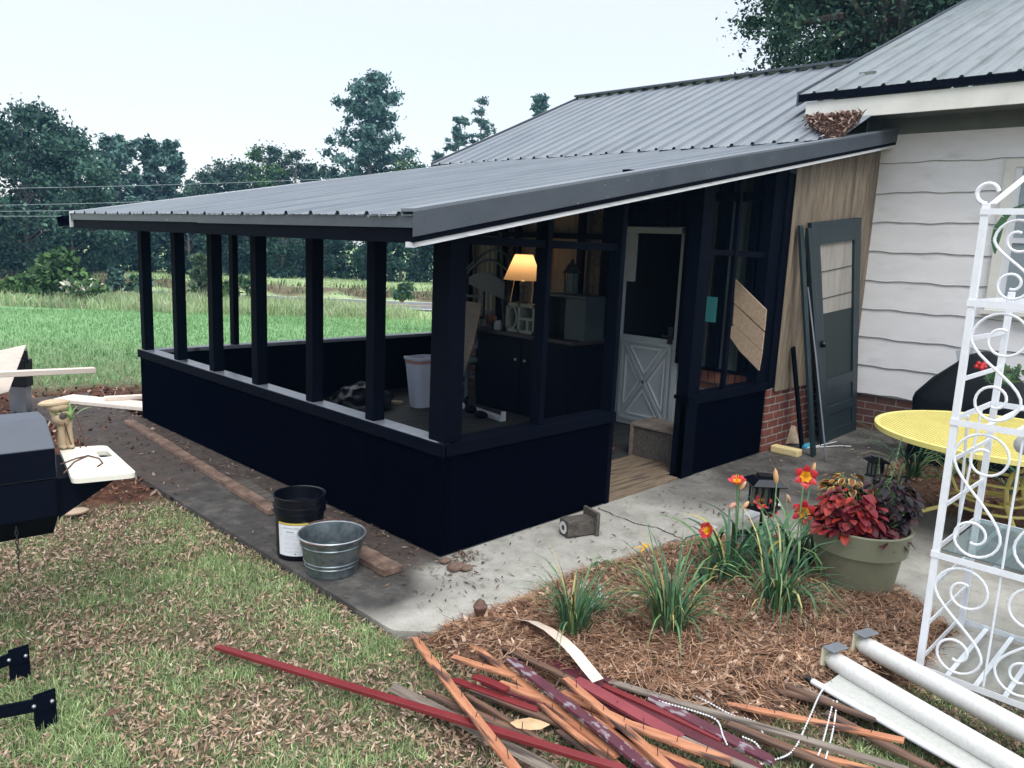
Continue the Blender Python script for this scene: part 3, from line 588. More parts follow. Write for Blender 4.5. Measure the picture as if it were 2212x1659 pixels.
tree(995, 245, 60, 85, 'dense topped pine left of the airy pine above the roof', 'pine', PINE, size=.25, nper=26, lo=.45)
tree(1042, 213, 60, 85, 'airy pine with bare limbs above the roof edge', 'pine', PINE, size=.22, nper=15, lo=.5)
tree(950, 322, 62, 46, 'low pine branch tip peeking over the porch roof', 'pine', PINE, size=.22, nper=20, lo=.5)
tree(1168, 198, 58, 90, 'compact pine rising behind the long upper roof slope', 'pine', PINE, size=.25, nper=36, lo=.5)
tree(1614, 140, 50, 50, 'small tree top just above the upper roof ridge', n=24, size=.22, nper=40, lo=.5)
for i, (u, v, w_, lab) in enumerate(((420, 398, 60, 'low pale tree at the bottom of the sky gap'), (452, 372, 56, 'pale tree on the left flank of the thin see-through tree'), (492, 350, 60, 'leafy pale tree just behind the thin see-through tree'), (532, 352, 64, 'soft green tree left of the bright green rounded tree'), (606, 335, 66, 'soft green tree right of the bright green rounded tree'), (655, 350, 64, 'medium green tree behind the open crowned tree'), (705, 352, 60, 'medium green tree touching the tallest pine on its left'), (905, 352, 50, 'small green tree at the right foot of the tallest pine'))):
    tree(u, v - 8, 57 + i % 3, w_ * 1.25, lab, n=80, col=[(.07, .13, .09), (.09, .155, .10), (.055, .105, .075)], size=.26, nper=40, lo=.0)
xs_ = [(-60, 430), (20, 430), (95, 425), (170, 440), (250, 430), (330, 425), (405, 455), (470, 430), (540, 425), (610, 420), (680, 415), (745, 440), (820, 420), (890, 440), (960, 430), (1030, 430)]
UL = ['dark understorey tree ' + w for w in ('cut by the left photo edge', 'behind the low straggly bush', 'behind the rounded yellow-green bush', 'behind the white flowering bush', 'behind the small dark shrub', 'behind the first porch post from the left', 'behind the second porch post from the left', 'behind the young pine sapling', 'behind the thin back post', 'right of the wide fourth post', 'in the gap before the fifth post', 'left of the bare pine trunk', 'right of the bare pine trunk', 'above the road bend', 'behind the porch corner post', 'farthest right in the woods edge')]
for i, (u, v) in enumerate(xs_):
    tree(u, v, 46 + (i % 3) * 2.2, 150, UL[i], n=40, col=[(.035, .08, .06), (.05, .105, .07), (.028, .065, .05)], size=.28, nper=60, lo=.0, group='dark understorey trees along the woods edge')
# trunk bare bole is part of the tallest pine; bushes and saplings
def bush(u, vb, vt, dist, wpx, label, col=BRT, name='bush', cat='bush', n=22, nper=60, size=.12):
    top = D(u, vt, dist); base = D(u, vb, dist); H = top.z - base.z; Wd = wpx / F_PX * dist / 2; zb = base.z
    t = thing(name, label, cat, (top.x, top.y, zb)); cen = []; rad = []; mb = MB()
    for i in range(n):
        an = random.uniform(0, 6.28); hh = random.uniform(.05, .92); rr = Wd * math.sqrt(random.random()) * (1 - .65 * hh if name != 'bush' else math.sqrt(max(.1, 1 - hh * hh)))
        cen.append((top.x + math.cos(an) * rr, top.y + math.sin(an) * rr, zb + H * hh)); rad.append(max(.12, Wd * .28))
        mb.tube([(top.x, top.y, zb - .1), cen[-1]], [.02, .008], 4, False)
    V, C = cloud(cen, np.array(rad), nper, size, col, 1.8, .9); quadmesh('foliage', V, C, 'matte_leaf', t); mb.build('stem', 'bark', t)
bush(130, 622, 548, 26, 110, 'rounded yellow-green bush at the field edge on the left', n=34, nper=90)
bush(80, 628, 575, 25, 60, 'small yellow-green bush left of the rounded one')
bush(28, 628, 600, 25, 60, 'low straggly bush near the left edge of the photo', n=14, nper=40)
bush(165, 632, 605, 24, 90, 'low spreading bush with white flower heads in front of the rounded bush', col=BRT + [(.6, .6, .5)], n=14, nper=40)
bush(252, 625, 583, 27, 42, 'small dark shrub left of the porch corner', col=PINE, n=14)
bush(300, 625, 598, 27, 60, 'low olive shrub directly left of the first porch post', col=PINE + BRT, n=14, nper=40)
bush(436, 640, 545, 25, 62, 'young pine sapling seen between the second and third porch posts', col=[(.10, .16, .09), (.13, .19, .11), (.08, .13, .08)], name='pine_sapling', cat='sapling', n=34, nper=60, size=.1)
bush(488, 640, 608, 25, 44, 'low green shrub at the foot of the young pine', n=14)
bush(545, 640, 590, 26, 60, 'dark scrubby bush between the middle porch posts', col=PINE + BRT, n=14, nper=40)
bush(868, 648, 612, 27, 45, 'leafy green bush on the bank beside the road', col=PINE + BRT, n=18)
# large oak behind the house
def big_oak():
    base = D(1930, 300, 17); t = thing('oak_tree', 'big overhanging oak above the white house roof', 'tree', (base.x, base.y, -.05)); sg = random.Random(5); tk = MB()
    tk.tube([(base.x, base.y, -.1), (base.x, base.y, 3), (base.x - .2, base.y + .2, 6)], [.5, .4, .3], 10); cen = []; rad = []
    spots = []
    for _ in range(190):
        u = sg.uniform(1600, 2260); v = sg.uniform(-170, 190)
        if v > 175 - (u - 1600) * .0 + 0: continue
        dl = 1640 + sg.uniform(-22, 22) + max(0, v - 60) * .35
        if u < dl: continue
        spots.append((u, v, sg.uniform(14.5, 20)))
    for u, v, d in spots:
        p = D(u, v, d); cen.append(tuple(p)); rad.append(sg.uniform(.5, .85))
        if sg.random() < .35: b0 = Vector((base.x - .2, base.y + .2, 5.5)); tk.tube([b0, b0.lerp(p, .5) + Vector((0, 0, .5)), p], [.14, .08, .02], 5, False)
    V, C = cloud(cen, np.array(rad), 560, .052, [(.05, .10, .065), (.075, .14, .08), (.035, .075, .055)], 1.8, .75)
    tk.build('trunk', 'bark', t, smooth=True); quadmesh('crown', V, C, 'matte_leaf', t)
big_oak()
# utility wires
for i, (va, vb) in enumerate(((405, 372), (441, 418), (453, 436), (462, 452))):
    a = D(-150, va + 4, 34); b = D(760 if i == 0 else 560, vb if i == 0 else vb - 6, 38); b2 = b + (b - a) * .8; mb = MB()
    pts = [a.lerp(b2, s) - Vector((0, 0, .5 * 4 * s * (1 - s) * .5)) for s in np.linspace(0, 1, 14)]; mb.tube(pts, .008, 4, False)
    solo(mb, 'overhead_wire', 'wire_grey', ['topmost thin overhead wire crossing in front of the trees', 'second overhead wire down crossing the left trees', 'third overhead wire down crossing the left trees', 'lowest overhead wire crossing the left trees'][i], 'wire', 'overhead wires before the trees')

# ------------------------------------------------------------------ damp air: one closed box of thin pale haze
hz = MB().box((-60, -40, -2), (75, 75, 26)); bpy.data.materials.new('haze'); hm = bpy.data.materials['haze']; hm.use_nodes = True; hn = hm.node_tree; hn.nodes.clear()
ho = hn.nodes.new('ShaderNodeOutputMaterial'); hv = hn.nodes.new('ShaderNodeVolumePrincipled'); hv.inputs['Color'].default_value = (.26, .58, 1, 1); hv.inputs['Density'].default_value = .0011; hv.inputs['Anisotropy'].default_value = .2
hn.links.new(hv.outputs[0], ho.inputs['Volume']); MATS['haze'] = hm; ho_ = hz.build('haze', 'haze'); ho_['kind'] = 'stuff'

# ================================================================== PORCH
def rz(x): return 1.99 + .193 * (x + .4)
def ribbed(mb, ax0, ax1, y0, y1, zf, step=.28, h=.022, nx=8, under=False, phase=.1, th=.0):
    ys = [(y0, 0)]; y = y0 + phase
    while y < y1 - .06:
        ys += [(y - .026, 0), (y - .012, h), (y + .012, h), (y + .026, 0)]
        ys += [(y + step * .36, .0), (y + step * .36 + .008, h * .22), (y + step * .36 + .016, 0), (y + step * .62, .0), (y + step * .62 + .008, h * .22), (y + step * .62 + .016, 0)]
        y += step
    ys = [p for p in ys if p[0] < y1] + [(y1, 0)]; n = len(ys); vs = []; fs = []
    for i in range(nx + 1):
        x = ax0 + (ax1 - ax0) * i / nx
        for yy, dz in ys: vs.append((x, yy, zf(x) + dz + .003 * math.sin(yy * 3.1 + x * 1.7)))
    for i in range(nx):
        for j in range(n - 1): fs.append((i * n + j, (i + 1) * n + j, (i + 1) * n + j + 1, i * n + j + 1))
    mb.add(vs, fs); return mb
YE = PX(155, 457, -.4)[1]
P = thing('screened_porch', 'black painted porch with low walls, bare posts and a grey ribbed metal roof', 'porch', (0, 0, 0))
MB().box((-.012, -.012, .01), (.05, 4.58, .665)).box((.05, .05, .01), (.09, 4.5, .665)).build('knee_wall', 'black_paint', P, bevel=.004)
MB().box((.05, -.014, .01), (1.63, .05, .665)).build('knee_wall', 'black_paint', P, bevel=.004)
MB().box((2.62, -.0135, .01), (4.05, .05, .665)).build('knee_wall', 'black_paint', P, bevel=.004)
MB().box((.09, 4.5, .01), (3.9, 4.58, .665)).build('knee_wall', 'black_paint', P, bevel=.004)
mb = MB()   # outer cap boards and panel battens
mb.box((-.03, -.03, .625), (-.0125, 4.6, .70)).build('cap_board', 'black_semi', P, bevel=.003)
MB().box((-.0, -.032, .625), (1.632, -.0145, .70)).build('cap_board', 'black_semi', P, bevel=.003)
MB().box((2.618, -.032, .625), (4.05, -.0145, .70)).build('cap_board', 'black_semi', P, bevel=.003)
MB().box((-.012, .05, .666), (.115, 4.56, .702)).build('sill', 'sill_sheen', P, bevel=.003)
MB().box((.09, -.014, .666), (1.63, .12, .70)).build('sill', 'black_semi', P, bevel=.003)
MB().box((2.62, -.014, .666), (4.04, .12, .70)).build('sill', 'black_semi', P, bevel=.003)
MB().box((.115, 4.46, .666), (3.9, 4.6, .702)).build('sill', 'sill_sheen', P, bevel=.003)
def post(x0, y0, x1, y1, z0=.703, z1=None):
    z1 = rz((x0 + x1) / 2) - .13 if z1 is None else z1
    MB().box((x0, y0, z0), (x1, y1, z1)).build('post', 'black_semi', P, bevel=.003)
for y in (4.48, 3.71, 2.98, 2.23, 1.43, .70): post(.0, y, .09, y + .09)
post(0, -.012, .1, .14); post(.102, .0, .14, .09)
for x in (.92, 3.72): post(x, 4.49, x + .06, 4.58)
post(3.82, 4.4, 3.9, 4.58, .703)
post(.825, .0, .87, .09); post(1.585, -.015, 1.634, .09, .0); post(2.62, -.015, 2.79, .1, .0); post(3.235, .01, 3.28, .05); post(3.80, -.014, 4.05, .09)
for a, b in ((.14, .825), (.87, 1.585), (2.79, 3.235), (3.28, 3.80)):
    MB().box((a, .02, 1.855), (b, .075, 1.905)).build('rail', 'black_semi', P, bevel=.002)
MB().box((1.632, .0, 2.36), (2.58, .06, 2.42)).build('rail', 'black_semi', P)
MB().box((0, .1, 1.853), (.1, 4.6, 1.99)).box((.1, 4.5, 1.99), (3.9, 4.6, 2.1)).build('beam', 'black_semi', P)
MB().box((-.40, -.18, 1.848), (-.365, YE - .03, 1.945)).build('fascia_board', 'black_semi', P, bevel=.003)
MB().box((-.413, -.19, 1.925), (-.401, YE * .45, 1.992)).box((-.411, YE * .45, 1.93), (-.4005, YE, 1.992)).build('drip_edge', 'trim_metal', P)
mb = MB(); ribbed(mb, -.425, 6.05, -.19, YE, rz, nx=10); mb.build('roof', 'roof_metal', P, smooth=True)
mb = MB(); n = 12   # underside decking and rafters
mb.add([(-.36, -.16, rz(-.36) - .03), (6.04, -.16, rz(6.04) - .03), (6.04, YE - .05, rz(6.04) - .03), (-.36, YE - .05, rz(-.36) - .03)], [(0, 1, 2, 3)])
for k in range(11):
    y = .1 + k * .56; mb.bar((-.36, y, rz(-.36) - .09), (3.9, y, rz(3.9) - .09), .04, .1)
mb.build('rafters', 'black_paint', P)
def rake(y0, y1, top, bot, name, m, x0=-.42, x1=6.05, bev=0):
    vs = []; 
    for x in (x0, x1):
        for y, z in ((y0, bot), (y1, bot), (y1, top), (y0, top)): vs.append((x, y, rz(x) + z))
    MB().add(vs, [(0, 1, 2, 3), (7, 6, 5, 4), (0, 4, 5, 1), (1, 5, 6, 2), (2, 6, 7, 3), (3, 7, 4, 0)]).build(name, m, P)
rake(-.215, -.20, .018, -.105, 'rake_trim', 'trim_metal'); rake(-.215, -.10, .018, .034, 'rake_trim', 'roof_metal'); rake(-.208, -.185, -.105, -.135, 'rake_trim', 'black_semi')
rake(-.20, -.13, -.136, -.162, 'rake_board', 'white_wood', -.41, 6.045); rake(YE - .0, YE + .015, .02, -.13, 'rake_trim', 'white_wood')
mb = MB()
for k in range(31):
    y = .10 + k * .1405; mb.box((.095 if y > .1 else .1, y, -.02), (3.88, y + .134, .022))
mb.build('deck', 'deck', P)
mb = MB()
for k in range(1): mb.box((1.64, -.01, -.0), (2.575, .096, .021))
for k in range(4): mb.box((1.64, .10 + k * .1405, .0225), (2.9, .234 + k * .1405, .0245))
mb.build('threshold', 'deck_bare', P)

# ================================================================== HOUSE
Hs = thing('house', 'cream sided house with brick footing and grey ribbed metal roofs', 'house', (6, 0, 0))
def corr(mb, p0, p1, z0, zf, nrm, amp=.009, per=.065):
    p0 = Vector(p0); p1 = Vector(p1); L = (p1 - p0).length; n = int(L / per * 8); vs = []; fs = []
    for i in range(n + 1):
        s = i / n; p = p0.lerp(p1, s); o_ = Vector(nrm) * amp * math.sin(2 * math.pi * s * L / per)
        vs += [(p.x + o_.x, p.y + o_.y, z0), (p.x + o_.x, p.y + o_.y, zf(p.x))]
    for i in range(n): fs.append((2 * i, 2 * i + 2, 2 * i + 3, 2 * i + 1))
    mb.add(vs, fs)
MB().box((4.0, -.03, -.05), (6.05, .06, .64)).build('brick_footing', 'brick_x', Hs)
MB().box((3.9, .1, -.05), (3.99, .86, .76)).box((3.9, 1.69, -.05), (3.99, 4.62, .76)).build('brick_footing', 'brick_y', Hs)
mb = MB(); y = .1; split = False
while y < 4.55:   # soldier course on edge
    if y > 1.2 and not split: mb.build('soldier_course', 'brick_plain', Hs); mb = MB(); split = True
    if not (.80 < y < 1.69): mb.box((3.875, y + .006, .63), (3.9, y + .066, .735))
    y += .073
mb.build('soldier_course', 'brick_plain', Hs)
mb = MB(); mb.box((3.86, .1, .745), (3.9, .86, .775)).box((3.86, 1.69, .745), (3.9, 4.6, .775)); mb.build('ledge', 'black_semi', Hs)
mb = MB(); corr(mb, (4.10, -.055, 0), (6.05, -.055, 0), .60, lambda x: rz(x) - .09, (0, 1, 0), .012, .075); mb.build('fiberglass_panel', 'fiberglass', Hs, smooth=True)
MB().box((4.0, -.04, .64), (6.05, .0, 2.62)).build('wall', 'black_semi', Hs)
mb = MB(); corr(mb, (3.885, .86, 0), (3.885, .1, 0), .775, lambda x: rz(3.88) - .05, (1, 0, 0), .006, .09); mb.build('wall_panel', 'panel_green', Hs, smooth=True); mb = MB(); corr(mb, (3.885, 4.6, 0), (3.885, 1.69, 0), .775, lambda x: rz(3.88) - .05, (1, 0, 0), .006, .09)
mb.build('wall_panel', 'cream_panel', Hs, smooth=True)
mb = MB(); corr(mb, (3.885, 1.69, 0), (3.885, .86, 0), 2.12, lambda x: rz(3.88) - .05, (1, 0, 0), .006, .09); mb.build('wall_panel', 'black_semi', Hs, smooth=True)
for a, b in ((3.98, 4.10), (3.37, 3.49), (3.14, 3.21), (2.72, 2.86), (2.16, 2.24), (1.74, 1.90), (.80, .88), (.42, .52), (.12, .2)):
    MB().box((3.80, a, .776), (3.86, b, 2.72)).build('stud', 'black_semi', Hs)
MB().box((3.79, 1.69, 1.97), (3.862, 4.5, 2.03)).box((3.79, .1, 2.36), (3.862, 1.69, 2.44)).build('header', 'black_semi', Hs)
# iron scroll columns
def spiral(c, r, a0, turns, plane, n=26, r1=.25):
    pts = []
    for i in range(n + 1):
        t = i / n; a = a0 + turns * 2 * math.pi * t; rr = r * (1 - (1 - r1) * t); du = math.cos(a) * rr; dv = math.sin(a) * rr
        pts.append(Vector(c) + (Vector((0, du, dv)) if plane == 'yz' else Vector((du, 0, dv))))
    return pts
def scroll_col(y, name='scroll_column'):
    mb = MB(); x = 3.83
    mb.box((x - .012, y - .13, .78), (x + .012, y - .105, 2.7)).box((x - .012, y + .105, .78), (x + .012, y + .13, 2.7))
    z = 1.0
    while z < 2.5:
        a = spiral((x, y + .03, z), .065, math.pi, -1.2, 'yz'); b = spiral((x, y - .03, z + .34), .065, 0, -1.2, 'yz')
        mb.tube(a, .006, 5); mb.tube(b, .006, 5); mb.tube([a[0], Vector((x, y - .03, z + .1)), Vector((x, y + .03, z + .24)), b[0]], .006, 5); z += .42
    mb.build(name, 'iron', Hs, smooth=True)
for y in (3.33, 2.0, .68): scroll_col(y)
# siding courses on the wing wall (faces -X) with gently wavy lower edges
def siding():
    mb = MB(); zs = [.415 + .312 * k for k in range(10)]; y0, y1, n = -.045, -5.0, 90
    def wav(y, k): return .006 * math.sin(y * 9 + k * 1.7) + .004 * math.sin(y * 21 + k)
    for k in range(9):
        vs = []; fs = []
        for i in range(n + 1):
            y = y0 + (y1 - y0) * i / n; w = wav(y, k); w2 = wav(y, k + 1)
            zt = zs[k + 1] + .02
            vs += [(6.05, y, zs[k] + w - .001), (6.028, y, zs[k] + w), (6.042, y, zt)]
        for i in range(n): a = i * 3; fs += [(a, a + 3, a + 4, a + 1), (a + 1, a + 4, a + 5, a + 2)]
        mb.add(vs, fs)
    mb.build('siding', 'siding', Hs)
    for k in range(1, 9):  # thin dark strips painted in as the shadow line under each lap
        vs = []
        for i in range(n + 1): y = y0 + (y1 - y0) * i / n; w = wav(y, k); vs += [(6.0275, y, zs[k] + w - .004), (6.0275, y, zs[k] + w + .0015)]
        MB().add(vs, [(2 * i, 2 * i + 2, 2 * i + 3, 2 * i + 1) for i in range(n)]).build('lap_shadow', 'lap_shadow_grey', Hs)
mat('lap_shadow_grey', (.12, .12, .13), (.2, .2, .2), scale=8, rough=.9)
siding()
mb = MB()   # mildewed drip band on the lowest course (dark stain material on the board itself)
MB().box((6.045, -5, .40), (6.15, .12, 3.42)).build('wall', 'siding_mould', Hs)
MB().box((6.06, -5, -.05), (6.2, .02, .43)).build('brick_footing', 'brick_y', Hs)
mb = MB(); mb.prism([(6.1, .1), (12, .1), (12, .2), (6.1, .2)], 0, 3.42); mb.box((6.12, .13, 2.6), (6.16, .3, 3.9)); mb.build('wall', 'soffit', Hs)
MB().box((3.9, 4.62, -.05), (12, 4.70, 2.75)).box((11.9, -5, -.05), (12, 4.7, 3.3)).box((6.2, -5.05, -.05), (12, -5, 3.4)).build('wall', 'siding', Hs)
# window on the wing wall
wn = MB().box((5.985, -1.27, 1.44), (6.027, -1.36, 2.9)).box((5.985, -2.3, 2.82), (6.027, -1.36, 2.9)).box((5.985, -2.39, 1.44), (6.027, -2.3, 2.9)).build('window', 'cream_trim', Hs)
MB().box((5.94, -2.42, 1.40), (6.03, -1.24, 1.44)).build('window_sill', 'cream_trim', wn)
MB().box((6.0, -1.36, 1.44), (6.03, -1.42, 2.82)).box((6.0, -2.3, 1.44), (6.03, -1.42, 1.5)).box((6.0, -2.3, 2.1), (6.03, -1.42, 2.15)).build('sash', 'white_paint', wn)
MB().box((6.02, -2.3, 1.5), (6.024, -1.42, 2.82)).build('pane', 'glass_grey', wn)
# main roof
def rm(x): return 3.0 + .443 * (x - 4.7)
mb = MB(); ribbed(mb, 4.68, 5.40, -.17, 5.85, rm, step=.235, h=.026, nx=4, phase=.19); ribbed(mb, 5.40, 7.95, .57, 5.85, rm, step=.235, h=.026, nx=4, phase=.155); ribbed(mb, 7.95, 11.3, .16, 5.85, lambda x: rm(15.9 - x), step=.235, h=.026, nx=4)
mb.build('main_roof', 'roof_metal', Hs, smooth=True)
MB().bar((7.95, .16, rm(7.95) + .03), (7.95, 5.87, rm(7.95) + .03), .2, .03).build('ridge_cap', 'trim_metal', Hs)
MB().add([(4.7, 5.85, rm(4.7) + .03), (7.95, 5.85, rm(7.95) + .03), (7.95, 5.85, rm(7.95) - .14), (4.7, 5.85, rm(4.7) - .14), (4.7, 5.88, rm(4.7) + .03), (7.95, 5.88, rm(7.95) + .03), (7.95, 5.88, rm(7.95) - .14), (4.7, 5.88, rm(4.7) - .14)], [(0, 1, 2, 3), (7, 6, 5, 4), (0, 4, 5, 1), (3, 2, 6, 7), (0, 3, 7, 4), (1, 5, 6, 2)]).box((4.70, .16, 2.90), (4.72, 5.85, 2.995)).build('eave_trim', 'trim_metal', Hs)
# gable wall under main roof
MB().prism([(4.0, 4.62), (12, 4.62), (12, 4.7), (4.0, 4.7)], 2.751, 2.76).add([(4.6, 4.66, 2.76), (11.3, 4.66, 2.76), (7.95, 4.66, 4.36)], [(0, 1, 2)]).build('gable', 'siding', Hs)
# wing roof
def rw(x): return 3.61 + .42 * (x - 5.5)
mb = MB(); ribbed(mb, 5.47, 10.9, -5.2, .66, rw, step=.235, h=.024, nx=10, phase=.05); mb.build('wing_roof', 'roof_metal_old', Hs, smooth=True)
MB().box((5.475, -5.2, 3.525), (5.50, .66, 3.602)).build('drip_edge', 'black_semi', Hs)
mb = MB(); vs = []
for x in (5.475, 10.9):
    for y, z in ((.66, -.12), (.68, -.12), (.68, .03), (.66, .03)): vs.append((x, y, rw(x) + z))
mb.add(vs, [(0, 1, 2, 3), (7, 6, 5, 4), (0, 4, 5, 1), (1, 5, 6, 2), (2, 6, 7, 3), (3, 7, 4, 0)]).build('rake_trim', 'trim_metal', Hs)
MB().box((5.505, -5.2, 3.325), (5.53, .58, 3.515)).build('fascia', 'cream_trim', Hs)
MB().box((5.53, -5.2, 3.36), (6.2, .5, 3.38)).build('soffit', 'soffit', Hs)
MB().box((6.035, -5, 3.2), (6.06, .1, 3.36)).build('frieze', 'soffit', Hs)
# leaf pile caught in the roof valley
cx_, cy_ = [], []
V = []; C = []
n = 2600; t = rng.uniform(0, 1, n); px = 4.72 + t * .42 + rng.normal(0, .025, n); hh = rng.uniform(0, 1, n) ** .7 * .10 * (t * 1.15).clip(0, 1); py = -.17 + rng.uniform(0, 1, n) ** .9 * (.12 + .45 * t)
Vq, Cq = litter(px, py, rm(px) + .015 + hh, .06, .03, pick(n, [(.22, .14, .11), (.3, .2, .16), (.15, .09, .07), (.38, .28, .24)], .2), .6)
o = quadmesh('leaf_pile', Vq, Cq, 'matte_leaf', loc=(5.5, .2, 3.05)); setp(o, 'heap of brown dead leaves caught in the roof valley', 'leaves', kind='stuff')
# dutch door
dd_ = MB().box((3.84, .88, .02), (3.9, .94, 2.11)).box((3.84, 1.61, .02), (3.9, 1.67, 2.11)).box((3.84, .88, 2.05), (3.9, 1.67, 2.11)).build('dutch_door', 'door_grey', Hs, bevel=.003)
leaf = MB().box((3.86, .945, .03), (3.9, 1.605, .99)).build('lower_leaf', 'door_grey', dd_, bevel=.002)
mb = MB(); fx = 3.848
for p, q in (((.985, .10), (.985, .93)), ((1.565, .10), (1.565, .93)), ((.985, .93), (1.565, .93)), ((.985, .10), (1.565, .10)), ((1.0, .12), (1.55, .91)), ((1.0, .91), (1.55, .12))):
    mb.bar((fx, p[0], p[1]), (fx, q[0], q[1]), .035, .018, up=(1, 0, 0))
for s in (-1, 1):   # raised mouldings around the four triangles
    mb.bar((fx - .004, 1.0 + .055 * 1, .515 + s * .0), (fx - .004, 1.0 + .055, .515), .01, .01)
mb.build('cross_moulding', 'door_grey', leaf, bevel=.004)
mb = MB(); cy, cz = 1.275, .515
for sy, sz in ((1, 0), (-1, 0), (0, 1), (0, -1)):
    if sy: a = [(cy + sy * .06, cz), (cy + sy * .24, cz + .27), (cy + sy * .24, cz - .27)]
    else: a = [(cy, cz + sz * .09), (cy + .19, cz + sz * .36), (cy - .19, cz + sz * .36)]
    for i in range(3): p, q = a[i], a[(i + 1) % 3]; mb.bar((fx + .004, p[0], p[1]), (fx + .004, q[0], q[1]), .014, .012, up=(1, 0, 0))
mb.build('panel_moulding', 'white_paint', leaf)
MB().tube([(3.84, .985, 1.03), (3.80, .985, 1.03), (3.80, 1.05, 1.03)], .012, 8).box((3.835, .955, .95), (3.845, 1.01, 1.12)).build('handle', 'black_plastic', dd_)
MB().box((3.86, 1.5, 1.55), (3.9, 1.605, 2.05)).build('upper_leaf', 'door_grey', dd_)
MB().box((3.82, .80, .6), (3.84, .812, 2.1)).build('weatherstrip', 'white_paint', dd_)
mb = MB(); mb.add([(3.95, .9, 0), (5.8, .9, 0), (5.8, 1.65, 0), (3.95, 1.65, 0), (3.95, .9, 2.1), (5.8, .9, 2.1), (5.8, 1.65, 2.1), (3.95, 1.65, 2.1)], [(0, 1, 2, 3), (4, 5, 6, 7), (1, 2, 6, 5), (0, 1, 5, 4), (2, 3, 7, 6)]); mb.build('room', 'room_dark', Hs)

# ================================================================== THINGS IN THE PORCH
cab = thing('sideboard', 'low dark cabinet under the lit lamp against the porch wall', 'cabinet', (3.5, 2.45, .022))
MB().box((3.22, 1.74, .03), (3.76, 3.16, .885)).build('body', 'cab_black', cab, bevel=.004)
MB().box((3.17, 1.68, .886), (3.79, 3.22, .925)).build('top', 'cab_top', cab, bevel=.005)
for a, b in ((2.46, 3.1), (1.8, 2.44)):
    d_ = MB().box((3.205, a, .1), (3.22, b, .84)).build('door', 'cab_black', cab, bevel=.004)
    kk = b - .06 if b < 2.5 else a + .06
    MB().ball((3.19, kk, .64), .016, 10).build('knob', 'knob', d_, smooth=True)
# breeze block
bb = MB(); x0, x1 = 3.26, 3.45; y0, y1, z0, z1 = 2.33, 2.76, .927, 1.245
bb.box((x0, y0, z0), (x1, y1, z0 + .035)).box((x0, y0, z1 - .035), (x1, y1, z1)).box((x0, y0, z0), (x1, y0 + .03, z1)).box((x0, y1 - .03, z0), (x1, y1, z1)).box((x0, 2.55, z0), (x1, 2.58, z1)).box((x0 + .002, y0, 1.07), (x1 - .002, 2.55, 1.10)).box((x0 + .001, 2.42, z0), (x1 - .001, 2.45, 1.08))
c = (2.668, 1.086)
def arcpts(a, b, bulge, n=8):
    a = Vector(a); b = Vector(b); m_ = (a + b) / 2; d_ = (b - a); nn = Vector((-d_.y, d_.x)).normalized() * bulge
    return [a.lerp(b, i / n) + nn * math.sin(math.pi * i / n) for i in range(n + 1)]
for a, b in (((c[0], c[1] + .13), (c[0] + .07, c[1])), ((c[0] + .07, c[1]), (c[0], c[1] - .13)), ((c[0], c[1] - .13), (c[0] - .07, c[1])), ((c[0] - .07, c[1]), (c[0], c[1] + .13))):
    pp = arcpts(a, b, .018)
    for p, q in zip(pp[:-1], pp[1:]): bb.bar((x0 + .095, p.x, p.y), (x0 + .095, q.x, q.y), .184, .022, up=((0, -(q - p).y, (q - p).x)))
solo(bb, 'breeze_block', 'block_concrete', 'pale concrete breeze block with star cut-outs under the lamp', 'concrete block')
lamp = thing('table_lamp', 'lit table lamp with glowing orange cone shade on the breeze block', 'lamp', (3.34, 2.6, 1.246))
lx, ly = 3.34, 2.60
MB().lathe([(.098, 1.777), (.215, 1.50)], (lx, ly, 0), 40).build('lamp_shade', 'tan_shade', lamp, smooth=True)
MB().lathe([(.0, 1.248), (.07, 1.248), (.07, 1.262), (.02, 1.27), (.022, 1.34), (.03, 1.36), (.018, 1.38), (.018, 1.42), (.035, 1.44), (.03, 1.49), (.0, 1.49)], (lx, ly, 0), 20).build('stem', 'iron', lamp, smooth=True)
MB().lathe([(.0, 1.49), (.018, 1.49), (.018, 1.56), (.03, 1.60), (.02, 1.65), (0, 1.66)], (lx, ly, 0), 14).build('bulb', 'bulb', lamp, smooth=True)
MB().tube([(lx, ly - .15, 1.5), (lx, ly - .155, 1.4), (lx, ly - .14, 1.26)], .004, 5).build('cord', 'pale_pine', lamp)
MB().tube([(lx, ly + .13, 1.5), (lx, ly + .15, 1.4), (lx - .02, ly + .16, 1.25)], .004, 5).build('cord', 'pale_pine', lamp)
MB().tube(spiral((lx, ly - .06, 1.38), .05, math.pi * .9, -1., 'yz'), .005, 6).build('scroll_handle', 'iron', lamp, smooth=True)
pl = bpy.data.lights.new('bulb_light', 'POINT'); pl.energy = 1.7; pl.color = (1, .60, .29); pl.shadow_soft_size = .03
plo = bpy.data.objects.new('bulb_light', pl); SC.collection.objects.link(plo); plo.parent = lamp; plo.location = (0, 0, .43)
